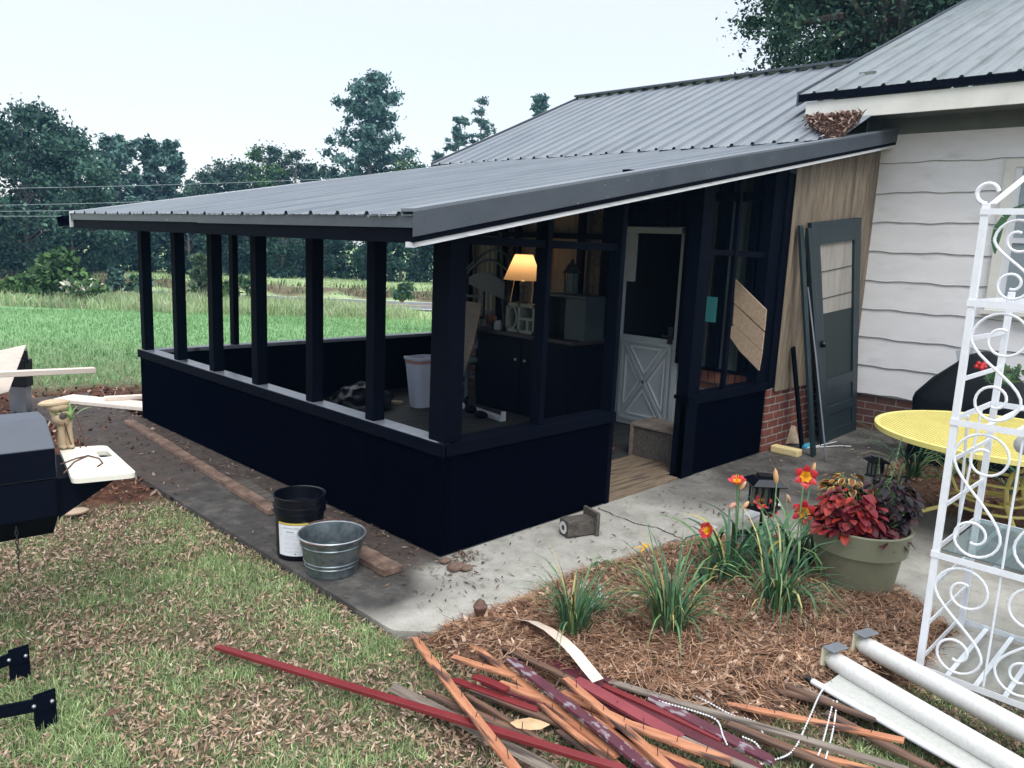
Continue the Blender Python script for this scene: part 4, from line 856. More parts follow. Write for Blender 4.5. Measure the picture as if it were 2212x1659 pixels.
# small shelf box with lantern
bx_ = MB().box((3.3, 1.66, .927), (3.62, 1.69, 1.36)).box((3.3, 2.28, .927), (3.62, 2.31, 1.36)).box((3.3, 1.66, 1.36), (3.62, 2.31, 1.385)).box((3.6, 1.69, .927), (3.62, 2.28, 1.36)).box((3.3, 1.69, .93), (3.32, 1.93, 1.35))
solo(bx_, 'open_box', 'grey_paint', 'open fronted grey box standing on the right end of the cabinet', 'box')
lt = thing('lantern', 'dark metal lantern with pagoda roof on the grey box', 'lantern', (3.45, 2.0, 1.386))
MB().lathe([(0, 1.387), (.09, 1.387), (.09, 1.40), (.07, 1.405)], (3.45, 2.0, 0), 6).lathe([(.11, 1.61), (.06, 1.66), (.075, 1.665), (.02, 1.72), (.025, 1.73), (0, 1.76)], (3.45, 2.0, 0), 6).build('frame', 'iron', lt)
MB().lathe([(.065, 1.405), (.065, 1.61)], (3.45, 2.0, 0), 6).build('glass', 'glass_dark', lt)
mb = MB()
for k in range(6): a = k * math.pi / 3; mb.bar((3.45 + .07 * math.cos(a), 2 + .07 * math.sin(a), 1.4), (3.45 + .07 * math.cos(a), 2 + .07 * math.sin(a), 1.62), .008, .008)
mb.build('bars', 'iron', lt)
solo(MB().lathe([(0, .927), (.035, .927), (.04, .98), (.03, 1.0), (.034, 1.04), (.03, 1.04), (.026, 1.0), (.03, .94), (0, .94)], (3.3, 2.2, 0), 16), 'jar', 'glass_dark', 'small dark glass on the cabinet in front of the grey box', 'glass', smooth=True)
solo(MB().lathe([(0, .927), (.045, .927), (.048, 1.0), (.036, 1.01), (.038, 1.03), (0, 1.03)], (3.28, 2.9, 0), 16), 'jar', 'glass_grey', 'lidded glass jar left of the breeze block', 'jar', smooth=True)
mb = MB()
for k in range(14): a = random.uniform(0, 6.28); r = random.uniform(0, .11); mb.ball((3.35 + r * math.cos(a), 3.05 + r * math.sin(a) * 1.2, .96 + random.uniform(0, .09)), random.uniform(.025, .045), 7, (1, .7, 1))
solo(mb, 'pine_cones', 'rust', 'pile of dark pine cones on the left end of the cabinet', 'pine cones', kind='stuff')
# chairs beside the cabinet
def chair(label, m, loc, rot, group=None):
    t = thing('slat_back_chair', label, 'chair', loc, group, rot); W2 = .21
    mb = MB().box((-.22, -.23, .43), (.22, .22, .46)); mb.build('seat', m, t, local=True, bevel=.006)
    for sx in (-1, 1):
        MB().bar((sx * .19, -.2, 0), (sx * .19, -.2, .43), .035, .035, up=(1, 0, 0)).build('leg', m, t, local=True)
        MB().tube([(sx * .2, .26, 0), (sx * .2, .2, .45), (sx * .2, .24, .8), (sx * .2, .31, 1.04)], .018, 6).build('leg', m, t, local=True)
    mb = MB(); mb.bar((-.2, .305, 1.0), (.2, .305, 1.0), .03, .09, up=(0, 0, 1)).build('back_rail', m, t, local=True); MB().bar((-.2, .215, .6), (.2, .215, .6), .03, .04).build('back_rail', m, t, local=True)
    mb = MB()
    for k in range(5): x = -.13 + .065 * k; MB().bar((x, .215, .6), (x, .3, .98), .035, .012, up=(0, 1, 0)).build('slat', m, t, local=True)
    MB().bar((-.19, -.2, .2), (.19, -.2, .2), .02, .03).build('stretcher', m, t, local=True); MB().bar((-.19, .24, .22), (.19, .24, .22), .02, .03).build('stretcher', m, t, local=True); return t
chair('pale blue slat back chair standing left of the dark cabinet', 'pale_blue_paint', (3.42, 3.62, .022), (0, 0, R_(-75)))
t = chair('grey chair stacked upside down on the pale blue chair', 'grey_paint', (3.40, 3.68, 1.44), (R_(180), 0, R_(-80)))
rk = thing('rocking_chair', 'grey bentwood rocker leaning with curved runners raised above the cabinet', 'chair', (3.6, 3.55, .03))
mb = MB()
for dy in (0, .4):
    pts = [Vector((3.62, 3.05 + dy + .0, 1.55)) + Vector((0, .0, 0)) for _ in range(1)]
    pts = [(3.62 + dy * .2, 3.0 + .9 * s + .0 * dy, 1.50 + .22 * math.sin(math.pi * s) - .06 * s + dy * .3) for s in np.linspace(0, 1, 12)]; mb.tube(pts, .018, 6)
mb.build('runner', 'grey_paint', rk, smooth=True)
mb = MB()
for yy in (3.15, 3.62): mb.tube([(3.65, yy, .03), (3.66, yy + .03, .9), (3.64, yy + .14, 2.02)], .02, 6)
mb.build('post', 'grey_paint', rk, smooth=True)
mb = MB(); vs = []
for i in range(9):
    s = i / 8; yy = 3.12 + .62 * s; vs += [(3.58, yy, 1.24 + .14 * s), (3.58, yy, 1.44 + .10 * math.sin(math.pi * s * .9))]
mb.add(vs, [(2 * i, 2 * i + 2, 2 * i + 3, 2 * i + 1) for i in range(8)]); mb.add([(v[0] + .02, v[1], v[2]) for v in vs], [(2 * i, 2 * i + 1, 2 * i + 3, 2 * i + 2) for i in range(8)]); mb.build('seat', 'iron', rk)
a = PX(1003, 655, 3.05); b_ = PX(1042, 650, 3.05)
mb = MB(); q = [PX(1003, 650, 3.08), PX(1040, 655, 3.08), PX(1022, 745, 3.0), PX(1000, 812, 2.95), PX(985, 812, 2.95), PX(985, 650, 3.08)]
mb.add(list(q) + [Vector(p) + Vector((.012, 0, 0)) for p in q], [(0, 1, 2, 3, 4, 5), (11, 10, 9, 8, 7, 6)] + [(i, (i + 1) % 6, 6 + (i + 1) % 6, 6 + i) for i in range(6)])
solo(mb, 'torn_sheet', 'sheet_tan', 'torn tan paneling sheet leaning behind the corner post', 'panel sheet')
# bin, bag, boards, odds on the deck
def bin_():
    c0 = Vector((2.62, 3.42, .023)); t = thing('waste_bin', 'white plastic waste bin with a pink rim band on the porch deck', 'bin', c0)
    def ring(w, d, z, ch): w /= 2; d /= 2; return [(c0.x + x, c0.y + y, c0.z + z) for x, y in ((-w + ch, -d), (w - ch, -d), (w, -d + ch), (w, d - ch), (w - ch, d), (-w + ch, d), (-w, d - ch), (-w, -d + ch))]
    mb = MB(); rs = [ring(.26, .19, 0, .05), ring(.36, .27, .56, .05), ring(.34, .25, .56, .05), ring(.24, .17, .02, .05)]; vs = sum(rs, []); fs = [(i * 8 + k, i * 8 + (k + 1) % 8, i * 8 + 8 + (k + 1) % 8, i * 8 + 8 + k) for i in range(3) for k in range(8)] + [tuple(range(24, 32)), tuple(range(8))[::-1]]
    mb.add(vs, fs).build('tub', 'bin_white', t, bevel=.004)
    mb = MB(); rs = [ring(.355, .265, .505, .05), ring(.367, .277, .545, .05)]; mb.add(sum(rs, []), [(k, (k + 1) % 8, 8 + (k + 1) % 8, 8 + k) for k in range(8)]).build('band', 'bin_red', t)
    mb = MB(); rs = [ring(.375, .285, .545, .05), ring(.385, .295, .57, .05), ring(.345, .255, .572, .05)]; mb.add(sum(rs, []), [(i * 8 + k, i * 8 + (k + 1) % 8, i * 8 + 8 + (k + 1) % 8, i * 8 + 8 + k) for i in range(2) for k in range(8)]).build('rim', 'bin_white', t, smooth=True)
    t.rotation_euler = (0, 0, R_(0))
bin_()
def bag():
    mb = MB(); n, m_ = 28, 14; vs = []; fs = []; c0 = (2.03, 3.75, .02)
    for i in range(m_ + 1):
        th = math.pi / 2 * (1 - i / m_)
        for k in range(n):
            a = 2 * math.pi * k / n; d_ = Vector((math.cos(a) * math.cos(th), math.sin(a) * math.cos(th), math.sin(th)))
            f = 1 + .16 * noise.noise(d_ * 3.1) + .10 * abs(noise.noise(d_ * 9)) - .08 * abs(noise.noise(d_ * 17)); vs.append((c0[0] + d_.x * .36 * f, c0[1] + d_.y * .3 * f, c0[2] + d_.z * .27 * f))
    for i in range(m_):
        for k in range(n): k2 = (k + 1) % n; fs.append((i * n + k, i * n + k2, (i + 1) * n + k2, (i + 1) * n + k))
    mb.add(vs, fs); solo(mb, 'trash_bag', 'trash_bag', 'crumpled glossy black trash bag lying on the deck', 'bag', smooth=True)
bag()
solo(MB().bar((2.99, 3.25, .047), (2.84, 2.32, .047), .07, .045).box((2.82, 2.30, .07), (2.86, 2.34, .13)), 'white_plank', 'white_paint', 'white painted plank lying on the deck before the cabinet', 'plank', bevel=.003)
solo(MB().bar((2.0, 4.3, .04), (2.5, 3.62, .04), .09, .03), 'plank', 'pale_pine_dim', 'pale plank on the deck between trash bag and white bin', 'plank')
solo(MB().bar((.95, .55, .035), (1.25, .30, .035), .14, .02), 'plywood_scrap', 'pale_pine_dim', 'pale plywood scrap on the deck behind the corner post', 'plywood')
fp = thing('garden_ornament', 'dark duck shaped ornaments on the deck beside the white plank', 'ornament', (2.76, 2.75, .023))
MB().ball((2.76, 2.75, .09), .06, 10, (1, 1.4, .8)).tube([(2.76, 2.80, .1), (2.76, 2.84, .18), (2.76, 2.80, .21)], .02, 7).build('duck', 'cab_black', fp, smooth=True)
MB().ball((2.7, 2.52, .08), .06, 10, (1, 1.6, .7)).build('basket', 'cab_black', fp, smooth=True)
bc = G(1225, 893, .06); t = thing('bowl', 'white ceramic bowl holding a dark jar below the brick wall', 'bowl', (3.3, 2.02, .022))
bpos = (2.62, 1.52); bpos = tuple(G(1225, 893, .1))[:2]
ORG[t] = Vector((bpos[0], bpos[1], .022)); t.location = ORG[t]
MB().lathe([(0, .09), (.05, .09), (.06, .1), (.12, .17), (.125, .17), (.06, .085), (0, .085)], (*bpos, 0), 28).build('dish', 'white_ceramic', t, smooth=True)
MB().lathe([(0, .1), (.05, .1), (.05, .2), (0, .2)], (*bpos, 0), 14).build('candle', 'cab_black', t, smooth=True)
MB().lathe([(.08, .022), (.08, .084), (0, .084)], (*bpos, 0), 20).build('stand', 'cab_black', t)
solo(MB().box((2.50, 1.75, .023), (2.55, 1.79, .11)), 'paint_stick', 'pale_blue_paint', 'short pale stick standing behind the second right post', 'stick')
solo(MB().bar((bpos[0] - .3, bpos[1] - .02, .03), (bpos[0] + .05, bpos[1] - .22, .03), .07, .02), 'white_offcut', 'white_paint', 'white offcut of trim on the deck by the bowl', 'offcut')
# crate by the doorway
cr_ = thing('wooden_crate', 'old grey wooden crate just inside the porch doorway', 'crate', (3.0, .4, .022)); x0, x1, y0, y1 = 2.85, 3.2, .12, .68
MB().box((x0, y0, .026), (x0 + .02, y1 - .03, .29)).box((x1 - .02, y0, .026), (x1, y1, .29)).box((x0 + .02, y0, .026), (x1 - .02, y0 + .02, .29)).box((x0 + .02, y1 - .05, .026), (x1 - .02, y1 - .03, .29)).build('side', 'old_wood', cr_)
MB().box((x0 - .02, y1 - .028, .023), (x1 + .01, y1, .33)).build('post', 'grey_wood', cr_)
for k in range(2): MB().box((x0 - .02 + .2 * k, y0, .30), (x0 + .165 + .2 * k, y1 - .03, .325)).build('lid_board', 'grey_wood', cr_, bevel=.004)
mb = MB(); mb.tube([(2.0, .75, .03), (2.3, .72, .03), (2.6, .80, .03), (2.9, .9, .03)], .007, 6); solo(mb, 'extension_cord', 'orange_cord', 'orange cord lying across the deck behind the crate', 'cord')
# diagonal planks inside the right bay
for i, (poly, lab) in enumerate((([(1590, 603), (1657, 669), (1653, 714), (1588, 654)], 'topmost of three pale diagonal boards leaning in the right bay'), ([(1588, 657), (1652, 718), (1648, 757), (1585, 699)], 'middle knotty board of three leaning in the right bay'), ([(1568, 712), (1588, 702), (1648, 759), (1641, 800), (1600, 758)], 'lowest pale board of three with a pointed left end in the right bay'))):
    q = [PX(u, v, 3.775) for u, v in poly]; n = len(q); q2 = [p - Vector((.02, 0, 0)) for p in q]
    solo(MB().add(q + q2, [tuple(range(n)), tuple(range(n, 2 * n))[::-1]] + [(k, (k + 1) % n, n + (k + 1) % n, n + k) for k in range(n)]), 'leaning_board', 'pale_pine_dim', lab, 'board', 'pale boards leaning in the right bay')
pt = PX(1533, 668, 3.78); solo(MB().box((3.775, pt[1] - .07, pt[2] - .12), (3.79, pt[1] + .07, pt[2] + .12)), 'teal_board', 'teal_board', 'small teal board hanging right of the dutch door', 'board')

# ================================================================== LEANING DOOR AND WALL ODDMENTS
def warp_door():
    BL = PY(1772, 955, -.20); BL.z = 0; BR = Vector((5.93, -.16, .0)); TL = PY(1744, 481, -.09); TR = PY(1853, 470, -.09)
    def w(a, b, d): p = BL.lerp(BR, a).lerp(TL.lerp(TR, a), b); return Vector((p.x, p.y - d, p.z))
    t = thing('screen_door', 'dark green screen door leaning against the corrugated panel', 'door', tuple((BL + BR) / 2))
    def pan(mb, a0, b0, a1, b1, d0, d1): 
        vs = [w(a, b, d) for d in (d0, d1) for a, b in ((a0, b0), (a1, b0), (a1, b1), (a0, b1))]; mb.add(vs, [(0, 1, 2, 3), (7, 6, 5, 4), (0, 4, 5, 1), (1, 5, 6, 2), (2, 6, 7, 3), (3, 7, 4, 0)])
    mb = MB(); pan(mb, 0, 0, .145, 1, 0, .04); pan(mb, .855, 0, 1, 1, 0, .04); pan(mb, .145, .905, .855, 1, 0, .0395); pan(mb, .145, 0, .855, .05, 0, .0395); pan(mb, .145, .125, .855, .165, 0, .0395); pan(mb, .145, .25, .855, .30, 0, .0395)
    mb.build('frame', 'dark_green_paint', t, bevel=.003)
    for b0, b1 in ((.05, .125), (.165, .25)): mb = MB(); pan(mb, .145, b0, .855, b1, .012, .026); mb.build('panel', 'dark_green_paint', t)
    mb = MB(); pan(mb, .145, .30, .855, .60, .012, .016); mb.build('screen', 'mesh_screen', t)
    mb = MB(); pan(mb, .145, .60, .855, .905, .010, .014); mb.build('screen', 'screen_light', t)
    for k in (.667, .785): mb = MB(); mb.tube([w(.145 + .71 * s, k + .006 * s, .018) for s in np.linspace(0, 1, 8)], .004, 4); mb.build('screen_wire', 'gap_dark', t)
    p = w(.07, .47, .06); MB().ball(p, .035, 10).tube([w(.07, .47, .03), p], .012, 6).build('knob', 'black_plastic', t, smooth=True)
    pan_ = MB(); pan(pan_, -.10, -.01, -.04, .98, .03, .06); o = pan_.build('casing', 'dark_green_paint', t)
warp_door()
def stick(u0, v0, u1, v1, y0, y1, w_, m_, name, lab, cat, h=.02, group=None):
    a = PY(u0, v0, y0); b = G(u1, v1, .005); solo(MB().bar(a, b, w_, h, up=(0, 1, 0)), name, m_, lab, cat, group)
stick(1729, 487, 1757, 985, -.10, 0, .075, 'dark_green_paint', 'leaning_board', 'tall dark board leaning at the left side of the green screen door', 'board', .025)
stick(1713, 750, 1732, 967, -.10, 0, .06, 'black_semi', 'leaning_board', 'short black board leaning against the brick corner', 'board')
mb = MB(); a = PY(1745, 620, -.14); b = G(1785, 995, .01); mb.tube([a, a.lerp(b, .4) + Vector((-.03, -.02, 0)), b], .008, 6); solo(mb, 'bent_rod', 'steel', 'thin grey rod leaning in front of the green screen door', 'rod', smooth=True)
c0 = G(1683, 960, 0); mb = MB(); q = [G(1680, 958, .02), G(1727, 958, .02)]; A, B_ = q; up = Vector((0, .06, .17)); mb.add([A, B_, B_ + up, A + up, A + Vector((0, .03, 0)), B_ + Vector((0, .03, 0)), B_ + up + Vector((0, .03, 0)), A + up + Vector((0, .03, 0))], [(0, 1, 2, 3), (7, 6, 5, 4), (0, 4, 5, 1), (1, 5, 6, 2), (2, 6, 7, 3), (3, 7, 4, 0)])
solo(mb, 'wood_offcut', 'pale_pine_dim', 'pale square wood offcut propped on the brick corner', 'wood offcut')
A = G(1679, 977, 0); B_ = G(1738, 990, 0); mb = MB(); mb.bar(A + Vector((0, .05, .035)), B_ + Vector((0, .05, .035)), .11, .07); solo(mb, 'sponge_block', 'sponge', 'yellowish block lying on the concrete below the offcut', 'block', bevel=.012)
pp = G(1745, 962, .02); solo(MB().box((pp.x - .1, pp.y - .03, .004), (pp.x + .12, pp.y + .03, .03)), 'tape_scrap', 'blue_tape', 'small blue scrap behind the leaning boards', 'scrap')
pp = G(1770, 966, 0); mb = MB(); mb.tube([pp + Vector((-.2, .05, .01)), pp + Vector((.1, 0, .012)), pp + Vector((.38, -.02, .006))], .006, 5); mb.tube([pp + Vector((-.1, .02, .01)), pp + Vector((.2, -.12, .01)), pp + Vector((.3, -.2, .006))], .005, 5); solo(mb, 'white_string', 'bead_white', 'white string trailing over the concrete by the screen door', 'string')

# ================================================================== ROTTEN BOARDS BY THE WALL
def rot_board(p, q, w_, h, lab, m_='rotten_wood', seed=1, name='rotten_board'):
    p = Vector(p); q = Vector(q); L = (q - p).length; d_ = (q - p).normalized(); r = d_.cross(Vector((0, 0, 1))).normalized(); n = max(6, int(L / .22)); vs = []; fs = []; sg = random.Random(seed)
    for i in range(n + 1):
        c = p.lerp(q, i / n); e0 = sg.uniform(-.012, .008); e1 = sg.uniform(-.006, .005); z = sg.uniform(-.0015, .0015)
        vs += [c - r * (w_ / 2 + e0), c + r * (w_ / 2 + e1), c + r * (w_ / 2 + e1) + Vector((0, 0, h + z)), c - r * (w_ / 2 + e0 * .5) + Vector((0, 0, h + z))]
    for i in range(n):
        for k in range(4): fs.append((i * 4 + k, i * 4 + (k + 1) % 4, i * 4 + 4 + (k + 1) % 4, i * 4 + 4 + k))
    fs += [(3, 2, 1, 0), (n * 4, n * 4 + 1, n * 4 + 2, n * 4 + 3)]; mb = MB().add(vs, fs); return solo(mb, name, m_, lab, 'board')
rot_board(G(278, 912, .005), G(592, 1110, .005), .085, .03, 'long rotten brown board lying beside the porch wall', seed=2)
rot_board(G(520, 1040, .012), G(700, 1150, .012), .10, .012, 'short crumbling board between the porch wall and black bucket', 'old_wood', seed=3)
rot_board(G(770, 1195, .006), G(850, 1240, .006), .13, .035, 'stub of rotten dark board right of the galvanized tub', seed=4)
for k, (u, v, r_) in enumerate(((985, 1225, .045), (962, 1212, .03), (1008, 1228, .03))):
    g = G(u, v, .012); mb = MB(); mb.ball((g.x, g.y, .016), r_, 9, (1.4, 1, .5)); solo(mb, 'bark_chunk', 'rotten_wood', ['largest dark bark chunk at the porch corner', 'small bark chunk left of the largest at the porch corner', 'flat bark chunk right of the largest at the porch corner'][k], 'bark')

# ================================================================== BUCKET AND TUB
def text_faces(txt, size):
    cu = bpy.data.curves.new('t', 'FONT'); cu.body = txt; cu.size = size; ob = bpy.data.objects.new('t', cu); SC.collection.objects.link(ob)
    dg = bpy.context.evaluated_depsgraph_get(); me = ob.evaluated_get(dg).to_mesh(); v = [tuple(x.co) for x in me.vertices]; f = [tuple(p.vertices) for p in me.polygons]
    ob.evaluated_get(dg).to_mesh_clear(); bpy.data.objects.remove(ob); bpy.data.curves.remove(cu); return v, f
bk = G(648, 1195, 0); bx0, by0 = bk.x, bk.y
B5 = thing('paint_bucket', 'black five gallon bucket with a white and gold label by the tub', 'bucket', (bx0, by0, 0))
MB().lathe([(0, .002), (.128, .002), (.131, .006), (.140, .275), (.152, .277), (.152, .284), (.1425, .287), (.143, .31), (.154, .312), (.154, .319), (.144, .322), (.145, .365), (.152, .367), (.152, .374), (.146, .376), (.140, .372), (.134, .05), (0, .045)], (bx0, by0, 0), 48).build('shell', 'black_plastic', B5, smooth=True)
MB().lathe([(0, .30), (.138, .30)], (bx0 , by0, 0), 32).build('contents', 'black_plastic', B5)
mb = MB(); pts = [(bx0 + .136 * math.cos(a), by0 + .136 * math.sin(a), .303) for a in np.linspace(R_(150), R_(262), 14)]; mb.add(pts, [tuple(range(14))]).build('liquid', 'white_label', B5)
ang = math.atan2(CAMP[1] - by0, CAMP[0] - bx0) - .16
def cyl(s, z, r=.1375): k = (z / .275); rr = .1316 + .0092 * k + r - .1375 + .0014; a = ang + s / .137; return (bx0 + rr * math.cos(a), by0 + rr * math.sin(a), z)
def cpatch(mb, s0, s1, z0, z1, r=.1375, n=14):
    vs = []; 
    for i in range(n + 1): s = s0 + (s1 - s0) * i / n; vs += [cyl(s, z0, r), cyl(s, z1, r)]
    mb.add(vs, [(2 * i, 2 * i + 2, 2 * i + 3, 2 * i + 1) for i in range(n)])
mb = MB(); cpatch(mb, -.115, .115, .035, .222); lab = mb.build('label', 'white_label', B5)
mb = MB(); cpatch(mb, -.115, .115, .224, .236); mb.build('gold_band', 'label_gold', lab)
mb = MB(); cpatch(mb, -.06, -.012, .178, .187, .1383, 4); cpatch(mb, .035, .072, .178, .187, .1383, 4); mb.build('print', 'label_grey', lab)
mb = MB(); sg = random.Random(3)
for z in (.168, .158, .150, .142, .134, .118, .110, .102, .088, .080, .066, .058): cpatch(mb, -.07, sg.uniform(.0, .07), z, z + .0016, .1383, 4)
for z in (.20, .19, .18, .165, .155): cpatch(mb, -.105, -.085, z, z + .0016, .1383, 2)
mb.build('print', 'label_grey', lab)
tv, tf = text_faces('EAGMASTER\u00ae  LFG 2', .0165); wt = max(v[0] for v in tv); MB().add([cyl(v[0] * (.135 / wt) - .075, .199 + v[1], .1384) for v in tv], tf).build('lettering', 'label_ink', lab)
mb = MB(); cpatch(mb, -.008, -.002, .046, .053, .1384, 2); mb.build('print', 'label_black', lab)
MB().tube([(bx0 + .158 * math.cos(a), by0 + .158 * math.sin(a), .30 - .10 * math.sin((a - R_(-20)) )) for a in np.linspace(R_(-20), R_(160), 20)], .003, 5).build('handle', 'black_plastic', B5)
tb = G(717, 1232, 0); tx, ty = tb.x, tb.y
TB = thing('galvanized_tub', 'round galvanized tub with hoops standing before the black bucket', 'tub', (tx, ty, 0))
MB().lathe([(0, .012), (.135, .012), (.139, .0), (.143, .012), (.141, .018), (.148, .055), (.153, .058), (.150, .063), (.1535, .078), (.158, .081), (.155, .086), (.172, .172), (.177, .176), (.174, .181), (.182, .215), (.188, .218), (.188, .226), (.182, .226), (.179, .21), (.148, .06), (0, .055)], (tx, ty, 0), 56).build('body', 'galvanized', TB, smooth=True)
MB().tube([(tx + .186 * math.cos(a), ty + .186 * math.sin(a), .225) for a in np.linspace(0, 2 * math.pi, 57)], .005, 8, False).build('rim', 'galv_bright', TB, smooth=True)
MB().lathe([(0, .11), (.158, .11)], (tx, ty, 0), 40).build('water', 'tub_water', TB)
aa = ang - .05
MB().tube([(tx + .192 * math.cos(a), ty + .192 * math.sin(a), .222) for a in np.linspace(aa - .9, aa + .05, 12)], .0035, 5).build('handle', 'rust', TB); MB().tube([(tx + .187 * math.cos(a), ty + .187 * math.sin(a), .236) for a in np.linspace(aa + math.pi - .1, aa + math.pi + .95, 12)], .0035, 5).build('handle', 'rust', TB)
# ================================================================== SMALL THINGS ON THE CONCRETE
def block():
    base = G(1258, 1165, 0); t = thing('post_block', 'short weathered wooden post block lying on the walkway', 'wood block', tuple(base))
    d_ = Vector((1, -.32, 0)).normalized(); r = Vector((-d_.y, d_.x, 0)); a = base + r * .09 - d_ * .09
    MB().bar(a + Vector((0, 0, .062)), a + d_ * .21 + Vector((0, 0, .062)), .11, .105).build('post', 'old_wood', t, bevel=.004)
    MB().bar(a + d_ * .20 + Vector((0, 0, .08)), a + d_ * .225 + Vector((0, 0, .08)), .17, .16).build('plate', 'old_wood', t, bevel=.003)
    c_ = a - d_ * .006 + Vector((0, 0, .062)); vs = []; fs = []; n = 24
    for i in range(n):
        an = 2 * math.pi * i / n
        for rr in (.018, .042): vs.append(c_ + r * rr * math.cos(an) + Vector((0, 0, rr * math.sin(an))))
    for i in range(n): j = (i + 1) % n; fs.append((2 * i, 2 * i + 1, 2 * j + 1, 2 * j))
    MB().add(vs, fs).build('ring', 'white_ceramic', t)
block()
g = G(1036, 1352, -.01); FN = thing('finial_light', 'small dark finial shaped path light at the slab tip', 'path light', tuple(g))
MB().lathe([(0, -.04), (.018, -.04), (.018, .02), (.026, .03), (.026, .04), (.016, .045), (.028, .06), (.032, .085), (.036, .09), (.036, .098), (.030, .103), (.022, .12), (.008, .13), (0, .132)], (g.x, g.y, 0), 20).build('post', 'rust', FN, smooth=True)
def solar(u, v, h, lab, s=1.):
    g = G(u, v, 0); t = thing('solar_lantern', lab, 'garden light', tuple(g)); w_ = .055 * s
    MB().tube([(g.x, g.y, -.05), (g.x, g.y, h - .16 * s)], .012, 8).build('stake', 'black_plastic', t, smooth=True)
    MB().box((g.x - w_ * 1.15, g.y - w_ * 1.15, h - .16 * s), (g.x + w_ * 1.15, g.y + w_ * 1.15, h - .145 * s)).build('base', 'black_plastic', t)
    MB().box((g.x - w_ * .8, g.y - w_ * .8, h - .145 * s), (g.x + w_ * .8, g.y + w_ * .8, h - .03 * s)).build('glass', 'lamp_glass', t)
    mb = MB()
    for sx in (-1, -.33, .33, 1):
        for sy in (-1, 1): mb.bar((g.x + sx * w_ * .9, g.y + sy * w_ * .9, h - .15 * s), (g.x + sx * w_ * .9, g.y + sy * w_ * .9, h - .03 * s), .008 * s, .008 * s); mb.bar((g.x + sy * w_ * .9, g.y + sx * w_ * .9, h - .15 * s), (g.x + sy * w_ * .9, g.y + sx * w_ * .9, h - .03 * s), .008 * s, .008 * s)
    mb.build('cage', 'black_plastic', t)
    MB().lathe([(w_ * 2.1, h - .03 * s), (w_ * 2.15, h - .025 * s), (w_ * 1.2, h), (w_ * .9, h + .002), (w_ * .9, h + .014 * s), (0, h + .018 * s)], (g.x, g.y, 0), 4 if s < 1 else 4).build('roof', 'black_plastic', t)
solar(1640, 1165, .43, 'large black solar lantern standing behind the red daylilies', 1.35)
solar(1882, 1085, .36, 'smaller black solar lantern behind the coleus planter', .9)
g = G(1640, 1135, .02); solo(MB().bar(g + Vector((-.15, .02, .09)), g + Vector((.12, -.05, .15)), .09, .012), 'white_board', 'white_paint', 'small white panel lying behind the daylily stems', 'panel')
g = G(1610, 1180, .0); solo(MB().ball((g.x, g.y, .05), .1, 12, (1.4, .9, .55)), 'black_pot', 'black_plastic', 'low black plastic pot hidden behind the daylily leaves', 'pot', smooth=True)
g = G(1535, 1150, .02); solo(MB().box((g.x - .05, g.y - .03, .0), (g.x + .05, g.y + .03, .06)), 'paving_stone', 'stone_grey', 'pale small stone block beside the leftmost daylily bloom', 'stone', bevel=.01)
mb = MB()
for a in (.2, .9, 2.6, 3.4): g = G(1395, 1185, .03); mb.strip([g + Vector((0, 0, .01)), g + Vector((math.cos(a) * .05, math.sin(a) * .05, .014)), g + Vector((math.cos(a) * .09, math.sin(a) * .09, .002))], [.018, .016, .006], (-math.sin(a), math.cos(a), 0))
solo(mb, 'banana_peel', 'yellow_petal', 'yellow banana peel on the edge of the straw bed', 'peel')

# ================================================================== PLANTS
def curveblade(mbv, base, a, L, lean, droop, w_, cols, V, C, n=6, col=None):
    d_ = Vector((math.cos(a), math.sin(a), 0)); s_ = Vector((-math.sin(a), math.cos(a), 0)); p = Vector(base); th = math.pi / 2 - lean; pts = [p.copy()]
    for i in range(n): p = p + (d_ * math.cos(th) + Vector((0, 0, 1)) * math.sin(th)) * L / n; th -= droop / n * (1 + i * .5); pts.append(p.copy())
    for i in range(n):
        w0 = w_ * (1 - .2 * (i / n)) if i < n - 2 else w_ * (.75 if i == n - 2 else .45); w1 = w_ * (1 - .2 * ((i + 1) / n)) if i + 1 < n - 2 else w_ * (.75 if i + 1 == n - 2 else (.45 if i + 1 == n - 1 else .03))
        V.append([pts[i] - s_ * w0 / 2, pts[i] + s_ * w0 / 2, pts[i + 1] + s_ * w1 / 2, pts[i + 1] - s_ * w1 / 2]); C.append(np.array(col) * (1 + .15 * i / n))
    return pts
GRN = [(.045, .12, .06), (.06, .15, .07), (.032, .085, .045), (.09, .19, .08), (.15, .25, .10)]
def clump(name, lab, cat, u, v, n, L, w_, spread, lean=.5, droop=1.3, dry=.06, z=.02, group=None, cols=GRN):
    g = G(u, v, z); t = thing(name, lab, cat, tuple(g), group); V, C = [], []
    for i in range(n):
        a = random.uniform(0, 6.28); r = spread * math.sqrt(random.random()); l_ = abs(random.gauss(0, lean)); c = random.choice(cols); 
        if random.random() < dry: c = (.42, .36, .14)
        curveblade(None, g + Vector((math.cos(a) * r, math.sin(a) * r, 0)), a + random.uniform(-.6, .6), L * random.uniform(.45, 1.15), l_ * .8, droop * random.uniform(.2, 1.3), w_ * random.uniform(.6, 1.2), None, V, C, col=np.array(c) * random.uniform(.7, 1.25))
    quadmesh('leaves', np.array([[list(p) for p in q] for q in V]), np.array(C), 'green_leaf', t); return t, g
clump('grass_clump', 'left clump of strappy green leaves next to white blossoms', 'plant', 1238, 1372, 120, .44, .009, .07, .30, .9)
clump('grass_clump', 'middle clump of arching strappy green leaves in the straw bed', 'plant', 1445, 1365, 130, .52, .011, .08, .40, 1.3)
clump('grass_clump', 'right clump of arching strappy leaves below the daylily blooms', 'plant', 1675, 1318, 130, .54, .011, .09, .48, 1.5)
